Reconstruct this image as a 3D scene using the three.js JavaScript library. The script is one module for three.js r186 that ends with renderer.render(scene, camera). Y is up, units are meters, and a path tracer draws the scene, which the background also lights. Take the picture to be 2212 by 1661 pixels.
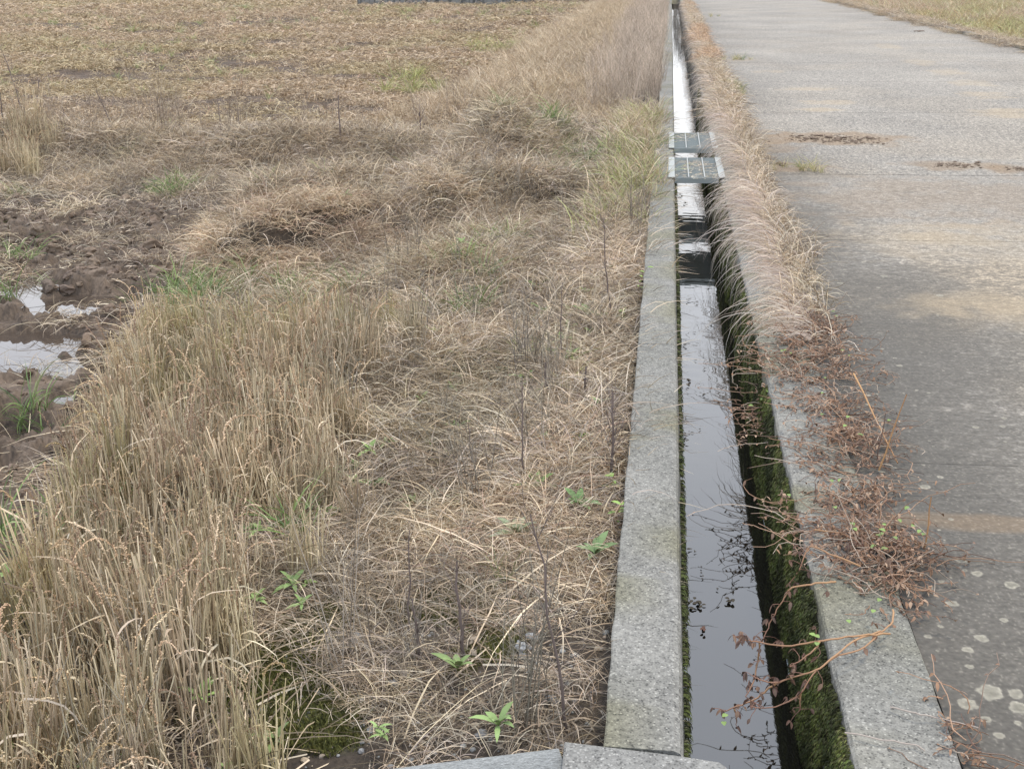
import * as THREE from 'three';
import { mergeGeometries } from 'three/addons/utils/BufferGeometryUtils.js';

// ------------------------------------------------------------ camera, sky, sun, exposure
const scene = new THREE.Scene();
const camera = new THREE.PerspectiveCamera(35.42, 1024 / 768, 0.05, 2000);
camera.rotation.order = 'YXZ';
camera.position.set(0, 1.6, 0);
camera.rotation.set(-0.33626, 0.12915, -0.015);
camera.updateMatrixWorld(true);

const renderer = new THREE.WebGLRenderer({ antialias: true });
renderer.toneMapping = THREE.LinearToneMapping;
renderer.toneMappingExposure = 1.42;
renderer.shadowMap.enabled = true;

// seeded noise helpers
function rng(seed) { let a = seed >>> 0; return () => { a = (a + 0x6D2B79F5) | 0; let t = Math.imul(a ^ (a >>> 15), 1 | a); t = (t + Math.imul(t ^ (t >>> 7), 61 | t)) ^ t; return ((t ^ (t >>> 14)) >>> 0) / 4294967296; }; }
function hash2(i, j, s = 0) { let h = Math.imul(i | 0, 374761393) + Math.imul(j | 0, 668265263) + Math.imul(s | 0, 1274126177); h = Math.imul(h ^ (h >>> 13), 1274126177); return ((h ^ (h >>> 16)) >>> 0) / 4294967296; }
const wrap = (i, p) => (p ? ((i % p) + p) % p : i);
function vnoise(x, y, s = 0, px = 0, py = 0) {
  const i = Math.floor(x), j = Math.floor(y), u = x - i, v = y - j, a = u * u * (3 - 2 * u), b = v * v * (3 - 2 * v);
  const i0 = wrap(i, px), i1 = wrap(i + 1, px), j0 = wrap(j, py), j1 = wrap(j + 1, py);
  const p = hash2(i0, j0, s), q = hash2(i1, j0, s), r = hash2(i0, j1, s), t = hash2(i1, j1, s);
  return p + (q - p) * a + (r - p) * b + (p - q - r + t) * a * b;
}
function fbm(x, y, o = 4, s = 0, px = 0, py = 0) { let v = 0, a = 0.5, n = 0; for (let k = 0; k < o; k++) { v += a * vnoise(x, y, s + k * 17, px, py); n += a; x *= 2; y *= 2; px *= 2; py *= 2; a *= 0.5; } return v / n; }
const clamp = (v, a = 0, b = 1) => Math.min(b, Math.max(a, v));
const smooth = (a, b, v) => { const t = clamp((v - a) / (b - a)); return t * t * (3 - 2 * t); };
const lerp = (a, b, t) => a + (b - a) * t;
const mix3 = (a, b, t) => [lerp(a[0], b[0], t), lerp(a[1], b[1], t), lerp(a[2], b[2], t)];

// cloudy sky: broken white and blue grey cloud
{
  const W = 1024, Hh = 512, d = new Float32Array(W * Hh * 4);
  for (let j = 0; j < Hh; j++) for (let i = 0; i < W; i++) {
    const el = ((j + 0.5) / Hh - 0.5) * Math.PI, k = (j * W + i) * 4;
    let c;
    if (el > 0) {
      const az = (i / W) * Math.PI * 2, r = 1 / (Math.sin(el) + 0.12), X = Math.cos(az) * r, Y = Math.sin(az) * r;
      const f = fbm(X * 1.3 + 31, Y * 1.3 + 11, 6, 5), cl = smooth(0.36, 0.66, f);
      c = mix3([0.68, 0.86, 1.24], [1.08, 1.15, 1.29], cl * 0.85 + 0.15);
      const low = 1 - smooth(0.14, 0.52, el);
      c = mix3(c, [1.5, 1.5, 1.5], low * 0.88);
    } else c = [0.22, 0.2, 0.17];
    d[k] = c[0]; d[k + 1] = c[1]; d[k + 2] = c[2]; d[k + 3] = 1;
  }
  const sky = new THREE.DataTexture(d, W, Hh, THREE.RGBAFormat, THREE.FloatType);
  sky.mapping = THREE.EquirectangularReflectionMapping; sky.minFilter = sky.magFilter = THREE.LinearFilter; sky.needsUpdate = true;
  scene.background = sky; scene.environment = sky;
}
const sun = new THREE.DirectionalLight(new THREE.Color(1, 0.89, 0.72), 1.5);
sun.position.set(6, 22, -14); sun.target.position.set(0, 0, -8);
sun.castShadow = true; sun.shadow.radius = 24; sun.shadow.mapSize.set(2048, 2048);
Object.assign(sun.shadow.camera, { left: -40, right: 30, top: 40, bottom: -40, near: 0.5, far: 120 });
scene.add(sun, sun.target);

// ------------------------------------------------------------ naming and helpers
const used = new Map();
function numbered(n) { const k = used.get(n) || 0; used.set(n, k + 1); return k ? n + '_' + String(k).padStart(3, '0') : n; }
function tag(o, label, category, group, kind) { if (label) o.userData.label = label; if (category) o.userData.category = category; if (group) o.userData.group = group; if (kind) o.userData.kind = kind; return o; }
function mesh(name, geo, mat, parent = scene) { const m = new THREE.Mesh(geo, mat); m.name = parent === scene ? numbered(name) : name; m.castShadow = m.receiveShadow = true; parent.add(m); return m; }
function thing(name, label, category, pos, group, kind) { const o = new THREE.Group(); o.name = numbered(name); o.position.set(...pos); scene.add(o); return tag(o, label, category, group, kind); }
// the point where the sight line through a place in the photograph (2212 wide) meets the level y = yg
function at(px, py, yg = 0) {
  const v = new THREE.Vector3(px - 1106, 830.5 - py, -2600).applyQuaternion(camera.quaternion), t = (yg - 1.6) / v.y;
  return [v.x * t, yg, v.z * t];
}
const V = (x, y, z) => new THREE.Vector3(x, y, z);

function dataTex(w, h, fn, srgb = true, wrapping = THREE.RepeatWrapping) {
  const d = new Uint8Array(w * h * 4), enc = (v) => { v = clamp(v); return 255 * (v <= 0.0031308 ? 12.92 * v : 1.055 * Math.pow(v, 1 / 2.4) - 0.055); };
  for (let j = 0; j < h; j++) for (let i = 0; i < w; i++) { const c = fn(i, j), k = (j * w + i) * 4; if (srgb) { d[k] = enc(c[0]); d[k + 1] = enc(c[1]); d[k + 2] = enc(c[2]); } else { d[k] = d[k + 1] = d[k + 2] = 255 * clamp(c); } d[k + 3] = 255; }
  const t = new THREE.DataTexture(d, w, h); t.wrapS = t.wrapT = wrapping; t.magFilter = t.minFilter = THREE.LinearFilter; if (srgb) t.colorSpace = THREE.SRGBColorSpace; t.needsUpdate = true; return t;
}
// pebble cells: returns [random, distance] of the nearest stone centre, tiling every p cells
function cells(x, y, s, p) {
  const i = Math.floor(x), j = Math.floor(y); let best = 9, id = 0;
  for (let a = -1; a <= 1; a++) for (let b = -1; b <= 1; b++) {
    const ci = wrap(i + a, p), cj = wrap(j + b, p), dx = i + a + hash2(ci, cj, s) - x, dy = j + b + hash2(ci, cj, s + 1) - y, dd = dx * dx + dy * dy;
    if (dd < best) { best = dd; id = hash2(ci, cj, s + 2); }
  }
  return [id, Math.sqrt(best)];
}

// ------------------------------------------------------------ the lie of the land
const distSeg = (x, z, a, b) => { const dx = b[0] - a[0], dz = b[1] - a[1], t = clamp(((x - a[0]) * dx + (z - a[1]) * dz) / (dx * dx + dz * dz)); return Math.hypot(x - a[0] - dx * t, z - a[1] - dz * t); };
const distPoly = (x, z, p) => { let d = 99; for (let i = 0; i + 1 < p.length; i++) d = Math.min(d, distSeg(x, z, p[i], p[i + 1])); return d; };
const bump2 = (x, z, cx, cz, sx, sz) => Math.exp(-(((x - cx) / sx) ** 2) - (((z - cz) / sz) ** 2));
const track = (list, yg) => list.map(([px, py]) => { const p = at(px, py, yg); return [p[0], p[2]]; });
const BUND = [[-60, -18.3]].concat(track([[0, 268], [420, 285], [850, 290], [1060, 305]], 0.06));
const RIDGE_A = track([[420, 448], [520, 425], [760, 393], [980, 352], [1100, 312], [1180, 290]], 0.02);
const RIDGE_B = track([[500, 480], [700, 452], [880, 428], [1000, 408], [1200, 390]], 0.02);
const MUDE = [[0, -2.1], [-3.0, -1.8], [-3.4, -1.92], [-4.3, -2.25], [-5.1, -2.5], [-6, -2.7], [-7.2, -2.8], [-9.8, -3.35], [-99, -9]];
const mudEdge = (z) => { let k = 0; while (k < MUDE.length - 2 && z < MUDE[k + 1][0]) k++; return lerp(MUDE[k][1], MUDE[k + 1][1], clamp((z - MUDE[k][0]) / (MUDE[k + 1][0] - MUDE[k][0]))); };
function mudness(x, z) {
  const n = (fbm(x * 1.7, z * 1.7, 3, 71) - 0.5) * 0.6;
  return smooth(0.05, -0.25, x - mudEdge(z) + n) * smooth(-10.6, -9.6, z + n * 1.2);
}
const RUTS = [-6.95, -6.42, -5.72, -5.3, -4.75, -4.2];
const PUDDLES = [
  [[20, 628], 0.4, 0.3, 'small bright puddle farthest up the mud at the left edge'], [[190, 668], 0.5, 0.3, 'long brown puddle behind the mud ridge, second from the far end'],
  [[70, 745], 0.5, 0.2, 'puddle between two mud ridges just above the largest puddle'], [[90, 797], 0.68, 0.2, 'largest puddle, mirroring white cloud beside the rice stubble'],
  [[185, 870], 0.18, 0.18, 'narrow puddle showing between rice stalks below the largest puddle'], [[10, 960], 0.2, 0.16, 'dark puddle at the left edge, nearest of the puddles'],
];
const BASINS = PUDDLES.map(([p, w, d]) => { const c = at(p[0], p[1], -0.395); return [c[0], c[2], w * 1.05, d * 1.2]; });
function height(x, z) {
  if (x > 6.4) return lerp(-0.05, -0.28, smooth(6.5, 7.6, x)) + (fbm(x * 0.8, z * 0.8, 3, 9) - 0.5) * 0.12;
  let h = lerp(-0.1, -0.17, smooth(-0.1, -1.0, x));
  h = lerp(h, -0.33, smooth(-1.0, -2.0, x));
  const fieldEdge = smooth(-13.2, -15, z);
  if (z < -13) h = lerp(h, lerp(-0.1, -0.32, smooth(-2.2, -3.6, x)), fieldEdge);
  const dB = distPoly(x, z, BUND);
  h += 0.3 * Math.exp(-((dB / 0.4) ** 2)) * smooth(-0.6, -1.8, x) * (0.75 + 0.5 * vnoise(x * 1.3, z * 1.3, 4));
  const dA = distPoly(x, z, RIDGE_A), dC = distPoly(x, z, RIDGE_B);
  h += 0.3 * Math.exp(-((dA / 0.22) ** 2)) * (0.6 + 0.7 * vnoise(x * 2.1, z * 2.1, 6));
  h += 0.27 * Math.exp(-((dC / 0.2) ** 2)) * (0.6 + 0.7 * vnoise(x * 2.3, z * 2.3, 7));
  h += 0.13 * bump2(x, z, -2.45, -8.0, 0.7, 0.45) + 0.13 * bump2(x, z, -1.2, -6.9, 0.35, 0.35) + 0.08 * bump2(x, z, -1.1, -5.2, 0.5, 0.4);
  h += (fbm(x * 1.2 + 3, z * 1.2, 4, 12) - 0.5) * 0.14 * smooth(-0.15, -0.7, x);
  if (z > -11 && x < -2) {
    const m = mudness(x, z);
    if (m > 0) {
      const big = fbm(x * 2.2, z * 4.0, 3, 21), lump = fbm(x * 9, z * 10, 4, 33), wz = z + (vnoise(x * 0.9, 3.3, 8) - 0.5) * 0.35;
      let rut = 0; for (const r of RUTS) rut = Math.max(rut, Math.exp(-(((wz - r) / (r === -5.3 ? 0.2 : 0.13)) ** 2)));
      let mh = -0.34 + (big - 0.5) * 0.16 + Math.abs(lump - 0.5) * -0.3 + 0.06 + (vnoise(x * 17, z * 18, 5) - 0.5) * 0.045 + (vnoise(x * 38, z * 40, 15) - 0.5) * 0.025;
      mh = Math.max(mh - rut * 0.06, -0.374 + 0.03 * lump);
      for (const [cx, cz, w, d] of BASINS) { const q = ((x - cx) / w) ** 2 + ((z - cz) / d) ** 2; if (q < 3) mh = lerp(mh, -0.43 + (lump - 0.5) * 0.09, smooth(1.3, 0.5, q + (fbm(x * 5, z * 7, 4, 23) - 0.5) * 1.1)); }
      h = lerp(h, mh, m);
    }
  }
  if (z < -15) h += (fbm(x * 2.3, z * 3.1, 3, 44) - 0.5) * 0.1 * smooth(-2.5, -4, x);
  return h;
}

// ------------------------------------------------------------ materials
const concreteMap = dataTex(1024, 1024, (i, j) => {
  const P = 230, [id, dd] = cells((i / 1024) * P, (j / 1024) * P, 3, P), [id2, d2] = cells((i / 1024) * 64, (j / 1024) * 64, 9, 64);
  const f = fbm((i / 1024) * 6, (j / 1024) * 6, 4, 60, 6, 6), g = fbm((i / 1024) * 90, (j / 1024) * 90, 2, 61, 90, 90);
  let v = 0.2 + (g - 0.5) * 0.13 + (f - 0.5) * 0.07;
  v += (id - 0.45) * 0.13 * smooth(0.62, 0.25, dd);
  if (id2 > 0.93) v += 0.06 * smooth(0.3, 0.15, d2);
  if (id > 0.96) v += 0.1; if (id < 0.12) v -= 0.05;
  const tint = [1.02, 0.98, 0.87];
  return [v * tint[0], v * tint[1], v * tint[2]];
});
const concreteBump = dataTex(1024, 1024, (i, j) => { const P = 170, [id, dd] = cells((i / 1024) * P, (j / 1024) * P, 3, P); return 0.5 + (0.5 - dd) * 0.5 * (0.4 + id) + (fbm((i / 1024) * 120, (j / 1024) * 120, 2, 62, 120, 120) - 0.5) * 0.5; }, false);
const M = {};
M.concrete = new THREE.MeshStandardMaterial({ map: concreteMap, bumpMap: concreteBump, bumpScale: 0.003, roughness: 0.93 });
M.kerb = M.concrete.clone(); M.kerb.vertexColors = true;
M.newConcrete = new THREE.MeshStandardMaterial({ map: concreteMap, bumpMap: concreteBump, bumpScale: 0.0015, roughness: 0.85, color: new THREE.Color(1.1, 1.16, 1.22) });
M.steel = new THREE.MeshStandardMaterial({ color: new THREE.Color(0.3, 0.33, 0.31), metalness: 0.35, roughness: 0.5 });
M.plate = new THREE.MeshStandardMaterial({ color: new THREE.Color(0.34, 0.35, 0.32), metalness: 0.25, roughness: 0.6 });
M.water = new THREE.MeshPhysicalMaterial({ color: new THREE.Color(0.016, 0.014, 0.01), roughness: 0.02, ior: 2.1 });
M.puddle = new THREE.MeshPhysicalMaterial({ color: new THREE.Color(0.07, 0.053, 0.04), roughness: 0.02, ior: 1.75 });
M.blade = new THREE.MeshStandardMaterial({ vertexColors: true, side: THREE.DoubleSide, roughness: 0.8 });
M.stone = new THREE.MeshStandardMaterial({ vertexColors: true, roughness: 0.85 });
M.soilLump = new THREE.MeshStandardMaterial({ vertexColors: true, roughness: 0.95 });

// ------------------------------------------------------------ soil of the fields
const soilDetail = dataTex(1024, 1024, (i, j) => { const u = i / 1024, v = j / 1024, a = fbm(u * 14, v * 14, 5, 80, 14, 14), b = fbm(u * 120, v * 120, 2, 81, 120, 120); const t = 0.62 + (a - 0.5) * 0.7 + (b - 0.5) * 0.5; return [t, t, t]; });
const soilBump = dataTex(1024, 1024, (i, j) => { const u = i / 1024, v = j / 1024; return 0.5 + (fbm(u * 20, v * 20, 5, 84, 20, 20) - 0.5) * 1.2; }, false);
M.soil = new THREE.MeshStandardMaterial({ vertexColors: true, map: soilDetail, bumpMap: soilBump, bumpScale: 0.03, roughness: 0.92 });
function steps(a, b, fine, grow, fineTo) { const r = [a]; let s = fine, x = a; const dir = Math.sign(b - a); while ((b - x) * dir > 0) { if ((x - fineTo) * dir > 0) s *= grow; x += s * dir; r.push(x); } return r; }
const mossAt = (x, z) => smooth(0.52, 0.64, fbm(x * 4, z * 4, 4, 90)) * smooth(-1.35, -0.95, x) * smooth(-3.7, -3.0, z);
function soilColor(x, z) {
  const n = fbm(x * 1.1, z * 1.6, 4, 51), md = z > -11 && x < -2 ? mudness(x, z) : 0;
  let c = mix3([0.075, 0.055, 0.037], [0.125, 0.093, 0.062], n);
  c = mix3(c, mix3([0.13, 0.09, 0.058], [0.225, 0.163, 0.112], fbm(x * 5, z * 6, 3, 52)), md);
  if (x < -2.6 && z < -14) c = mix3(c, [0.15, 0.098, 0.058], 0.85);
  c = mix3(c, [0.09, 0.095, 0.03], mossAt(x, z));
  return c;
}
function terrain(xs, zs, name, label) {
  const nx = xs.length, nz = zs.length, pos = new Float32Array(nx * nz * 3), col = new Float32Array(nx * nz * 3), uv = new Float32Array(nx * nz * 2), idx = new Uint32Array((nx - 1) * (nz - 1) * 6);
  for (let j = 0; j < nz; j++) for (let i = 0; i < nx; i++) { const k = j * nx + i; pos[k * 3] = xs[i]; pos[k * 3 + 1] = height(xs[i], zs[j]); pos[k * 3 + 2] = zs[j]; col.set(soilColor(xs[i], zs[j]), k * 3); uv[k * 2] = xs[i] / 1.3; uv[k * 2 + 1] = zs[j] / 1.3; }
  let q = 0; for (let j = 0; j < nz - 1; j++) for (let i = 0; i < nx - 1; i++) { const a = j * nx + i, b = a + 1, c = a + nx, d = c + 1; idx[q++] = a; idx[q++] = c; idx[q++] = b; idx[q++] = b; idx[q++] = c; idx[q++] = d; }
  const g = new THREE.BufferGeometry(); g.setAttribute('position', new THREE.BufferAttribute(pos, 3)); g.setAttribute('color', new THREE.BufferAttribute(col, 3)); g.setAttribute('uv', new THREE.BufferAttribute(uv, 2)); g.setIndex(new THREE.BufferAttribute(idx, 1)); g.computeVertexNormals();
  return tag(mesh(name, g, M.soil), label, 'field', null, 'structure');
}
terrain(steps(-6.63, -160, 0.04, 1.06, -6.7).reverse().concat(steps(-6.6, -0.1, 0.024, 1, 0).filter((x) => x < -0.115), [-0.1]), steps(2.5, -110, 0.025, 1.012, -12), 'paddy_field', 'brown churned paddy soil left of the channel');
terrain(steps(6.42, 120, 0.12, 1.15, 9), steps(4, -110, 0.4, 1.02, -30), 'field', 'brown soil of the field right of the road');
{ // ground beyond and below, to the horizon
  const g = new THREE.PlaneGeometry(3000, 3000); g.rotateX(-Math.PI / 2);
  tag(mesh('ground', g, new THREE.MeshStandardMaterial({ color: new THREE.Color(0.2, 0.17, 0.11), roughness: 1 })), 'distant farmland running to the horizon', 'ground', null, 'structure').position.set(0, -1.3, 0);
  const far = new THREE.PlaneGeometry(3000, 1000); far.rotateX(-Math.PI / 2);
  tag(mesh('farmland', far, new THREE.MeshStandardMaterial({ color: new THREE.Color(0.2, 0.18, 0.1), roughness: 1 })), 'farmland beyond the far wall', 'field', null, 'structure').position.set(0, -0.3, -559.9);
}
const WATER = -0.425;
// puddles in the ruts
for (const [p, w, d, label] of PUDDLES) {
  const [x, , z] = at(p[0], p[1], -0.395), N = 48, s = new THREE.Shape();
  for (let k = 0; k < N; k++) { const a = (k / N) * Math.PI * 2, r = 1.5 + 0.3 * (fbm(Math.cos(a) * 1.5 + w * 9, Math.sin(a) * 1.5 + d * 31, 3, 95) - 0.3); s[k ? 'lineTo' : 'moveTo'](Math.cos(a) * w * r, Math.sin(a) * d * r); }
  const g = new THREE.ShapeGeometry(s); g.rotateX(-Math.PI / 2);
  const m = mesh('puddle', g, M.puddle); m.position.set(x, -0.392 + 0.0007 * m.id % 0.002, z); tag(m, label, 'puddle', 'puddles in the wheel ruts', 'structure');
}

// ------------------------------------------------------------ channel of precast concrete
function extrude(points, z0, z1, stepLen, seed) {
  const s = new THREE.Shape(points.map((p) => new THREE.Vector2(p[0], p[1]))), L = z0 - z1;
  const g = new THREE.ExtrudeGeometry(s, { depth: L, bevelEnabled: false, steps: Math.max(1, Math.round(L / stepLen)) });
  g.translate(0, 0, z1);
  const p = g.attributes.position, u = g.attributes.uv;
  for (let i = 0; i < p.count; i++) {
    const x = p.getX(i), y = p.getY(i), z = p.getZ(i), k = (fbm(z * 9 + seed, x * 40 + y * 40, 3, seed) - 0.5) * 0.009;
    p.setXY(i, x + k, y + (fbm(z * 11, x * 30 + seed, 3, seed + 3) - 0.5) * 0.005); u.setXY(i, u.getX(i) + hash2(seed, 1) * 0.7, u.getY(i) + hash2(seed, 2));
  }
  const c = new Float32Array(p.count * 3); for (let i = 0; i < p.count; i++) { const x = p.getX(i), z = p.getZ(i), a = fbm(x * 7, z * 1.9, 4, 515), b = fbm(x * 9 + 4, z * 3.1, 4, 516); c.set(mix3(mix3([1.08, 1.07, 1.05], [0.9, 0.9, 0.86], smooth(0.35, 0.65, a)), [0.82, 0.79, 0.56], smooth(0.52, 0.7, b) * 0.8), i * 3); }
  g.setAttribute('color', new THREE.BufferAttribute(c, 3)); g.computeVertexNormals(); return g;
}
const channel = thing('irrigation_channel', 'straight grey concrete irrigation channel between the field and the road', 'channel', [0, 0, 0]);
const JOINTS = [-2.2, -5.13, -8.13, -11.1, -14.1, -17.1, -20.1, -23.1, -26.1, -29.1, -32.1, -35.1, -38.1, -41.1, -44.1, -47.1, -50.1, -53.1, -56.1, -59.1, -62.1, -66.1, -70.1, -75.1, -80.5];
const leftProfile = [[-0.1, -0.004], [-0.096, 0], [0.05, 0], [0.064, -0.006], [0.071, -0.02], [0.09, -0.3], [0.118, -1.0], [-0.1, -1.0], [-0.1, -0.3]];
const rightProfile = [[0.432, -0.008], [0.439, 0], [0.648, 0], [0.652, -0.006], [0.652, -1.0], [0.388, -1.0], [0.42, -0.3]];
for (let k = 0; k + 1 < JOINTS.length; k++) {
  const st = k < 4 ? 0.05 : 0.3;
  mesh('kerb_block', extrude(leftProfile.slice().reverse(), JOINTS[k] - 0.004, JOINTS[k + 1] + 0.004, st, k * 7 + 1), M.kerb, channel);
}
for (let k = 0; k + 1 < JOINTS.length; k++) {
  const off = 1.1, a = k ? JOINTS[k] - off : -0.4, b = JOINTS[k + 1] - (k + 2 < JOINTS.length ? off : 0);
  mesh('kerb_block', extrude(rightProfile.slice().reverse(), a - 0.003, b + 0.003, k < 4 ? 0.05 : 0.3, k * 5 + 90), M.kerb, channel);
}
mesh('channel_bed', new THREE.BoxGeometry(0.3, 0.1, 80), new THREE.MeshStandardMaterial({ color: new THREE.Color(0.05, 0.042, 0.03), roughness: 1 }), channel).position.set(0.2585, -0.9, -40.2);
mesh('channel_lining', new THREE.BoxGeometry(0.1, 0.9, 2.6), M.concrete, channel).position.set(0.022, -0.56, -0.97);
{ // water with small ripples, calmer near by
  const xs = []; for (let i = 0; i <= 26; i++) xs.push(0.085 + (0.34 * i) / 26);
  const zs = steps(-0.3, -80.3, 0.012, 1.002, -8), nx = xs.length, pos = [], idx = [];
  zs.forEach((z) => xs.forEach((x) => { const a = lerp(0.00012, 0.0008, smooth(-3.6, -8.5, z)), e = 1 + 2 * smooth(-9, -25, z); pos.push(x, WATER + a * ((fbm(x * 11, z * 15, 3, 101) - 0.5) * 1.2 + 0.35 * Math.sin(z * 41 + 3 * vnoise(x * 8, z * 3, 7) * 2) * vnoise(x * 4, z * 2.1, 9)) * e, z); }));
  for (let j = 0; j + 1 < zs.length; j++) for (let i = 0; i + 1 < nx; i++) { const a = j * nx + i, b = a + 1, c = a + nx, d = c + 1; idx.push(a, b, c, b, d, c); }
  const g = new THREE.BufferGeometry(); g.setAttribute('position', new THREE.Float32BufferAttribute(pos, 3)); g.setIndex(idx); g.computeVertexNormals();
  if (g.attributes.normal.getY(100) < 0) { g.setIndex(idx.map((_, q) => idx[q - (q % 3) + [0, 2, 1][q % 3]])); g.computeVertexNormals(); }
  tag(mesh('water', g, M.water), 'still dark water standing in the concrete channel', 'water', null, 'structure');
}

{ // pale scum line along the right wall
  const pts = []; for (let k = 0; k <= 120; k++) { const z = -0.9 - k * 0.032; pts.push(V(0.4115 + (vnoise(z * 20, 1, 5) - 0.5) * 0.004, WATER + 0.002 + (vnoise(z * 9, 2, 6) - 0.5) * 0.003, z)); }
  tag(mesh('scum_line', new THREE.TubeGeometry(new THREE.CatmullRomCurve3(pts), 360, 0.0022, 4), new THREE.MeshStandardMaterial({ color: new THREE.Color(0.5, 0.52, 0.5), roughness: 0.9 })), 'thin pale scum line on the water along the mossy right wall', 'scum line');
}
// precast pieces at the near end
function boxB(w, h, d, x, y, z, ry = 0) { const g = new THREE.BoxGeometry(w, h, d, Math.max(1, Math.round(w / 0.03)), 2, Math.max(1, Math.round(d / 0.03))); const p = g.attributes.position; for (let i = 0; i < p.count; i++) { const a = (hash2(Math.round(p.getX(i) * 1000), Math.round(p.getZ(i) * 1000), Math.round(p.getY(i) * 500)) - 0.5) * 0.004; p.setXYZ(i, p.getX(i) + a, p.getY(i) + a * 0.6, p.getZ(i) + a); } g.rotateY(ry); g.translate(x, y, z); g.computeVertexNormals(); const u = g.attributes.uv; for (let i = 0; i < u.count; i++) u.setXY(i, u.getX(i) * Math.max(w, 0.1), u.getY(i) * Math.max(d, h)); return g; }
{
  const sluice = thing('sluice_block', 'speckled concrete cross piece jutting into the channel at the bottom edge', 'concrete block', [0, 0, -2.19]);
  const s = new THREE.Shape([[-0.178, 0.01], [0.05, -0.012], [0.145, -0.026], [0.158, -0.04], [0.162, -0.3], [-0.172, -0.3]].map((p) => new THREE.Vector2(...p)));
  const g = new THREE.ExtrudeGeometry(s, { depth: 0.5, bevelEnabled: true, bevelSize: 0.006, bevelThickness: 0.006, bevelSegments: 2, steps: 1 }); g.rotateX(-Math.PI / 2); g.translate(0, -0.5, 0);
  if (0) { const idx = g.index; const p = g.attributes.position; for (let i = 0; i < p.count; i += 3) { const a = [p.getX(i), p.getY(i), p.getZ(i)], ua = [g.attributes.uv.getX(i), g.attributes.uv.getY(i)]; p.setXYZ(i, p.getX(i + 1), p.getY(i + 1), p.getZ(i + 1)); p.setXYZ(i + 1, ...a); g.attributes.uv.setXY(i, g.attributes.uv.getX(i + 1), g.attributes.uv.getY(i + 1)); g.attributes.uv.setXY(i + 1, ...ua); } }
  g.computeVertexNormals();
  mesh('slab', g, M.concrete, sluice);
  const basin = thing('catch_basin', 'smooth bluish concrete catch basin rim at the bottom edge beside the cross piece', 'catch basin', [-0.195, -0.01, -2.2]);
  const w = 0.5, t = 0.075; basin.rotation.y = 0.3;
  mesh('rim', boxB(w, 0.4, t, -w / 2, -0.2, t / 2), M.newConcrete, basin); mesh('rim', boxB(t, 0.4, w - t, -t / 2, -0.2, t + (w - t) / 2 + 0.002), M.newConcrete, basin);
  mesh('rim', boxB(t, 0.4, w - t, -w + t / 2, -0.2, t + (w - t) / 2 + 0.002), M.newConcrete, basin); mesh('basin_floor', boxB(w - 2 * t, 0.05, w - t, -w / 2, -0.09, t + (w - t) / 2), M.newConcrete, basin);
}

// ------------------------------------------------------------ steel gratings
function grating(label, z0, z1) {
  const g = thing('channel_grating', label, 'grating', [0.245, 0.006, z0], 'steel gratings over the channel'), L = z0 - z1;
  for (const sx of [-1, 1]) { const b = new THREE.BoxGeometry(0.05, 0.006, L); mesh('end_plate', b, M.plate, g).position.set(sx * 0.195, 0.004, -L / 2); }
  for (const sz of [0, 1]) mesh('side_bar', new THREE.BoxGeometry(0.338, 0.042, 0.006), M.steel, g).position.set(0, -0.02, -0.003 - sz * (L - 0.006));
  const n = Math.round(L / 0.034), bar = new THREE.BoxGeometry(0.338, 0.034, 0.007);
  for (let k = 1; k < n; k++) mesh('bar', bar, M.steel, g).position.set(0, -0.017, (-k * L) / n);
  for (const x of [-0.062, 0.062]) mesh('cross_bar', new THREE.BoxGeometry(0.009, 0.008, L - 0.012), M.plate, g).position.set(x, 0.0035, -L / 2);
  return g;
}
grating('nearer steel grating lying across the channel, strewn with straw', -9.47, -10.5);
grating('farther steel grating lying across the channel, its left end plate flecked', -11.05, -12.1);

// ------------------------------------------------------------ concrete road in slabs
const stain = [];   // dirt on the slabs: [x, z, rx, rz, strength, kind]
{
  const add = (px, py, rx, rz, s, kind) => { const [x, , z] = at(px, py, -0.012); stain.push([x, z, rx, rz, s, kind]); };
  add(1800, 300, 0.75, 0.5, 1, 0); add(2060, 358, 0.45, 0.25, 0.8, 0); add(2200, 366, 0.3, 0.2, 0.9, 0); add(1690, 362, 0.4, 0.3, 0.8, 0); add(1660, 310, 0.35, 0.9, 0.6, 0);
  add(2080, 430, 1.6, 0.9, 0.45, 0); add(2100, 520, 1.0, 0.6, 0.5, 1); add(2060, 510, 0.35, 0.3, 0.5, 1); add(1770, 237, 0.28, 0.22, 0.9, 1); add(1780, 220, 0.4, 0.3, 0.8, 1); add(1740, 192, 0.4, 0.3, 0.7, 1); add(2200, 245, 0.5, 0.5, 0.9, 1); add(2130, 205, 0.35, 0.5, 0.8, 1); add(2100, 180, 0.3, 0.5, 0.7, 1);
  add(2050, 155, 0.3, 0.6, 0.7, 1); add(1990, 135, 0.25, 0.8, 0.6, 1); add(1920, 100, 0.25, 1, 0.6, 1); add(2150, 660, 0.5, 0.3, 0.6, 1); add(2120, 1130, 0.5, 0.06, 0.6, 0); add(2180, 680, 0.4, 0.3, 0.5, 1);
  add(1600, 130, 0.3, 0.4, 0.5, 1); add(1660, 155, 0.3, 0.3, 0.6, 1);
}
const spots = [];   // pale lichen discs near the kerb
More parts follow.
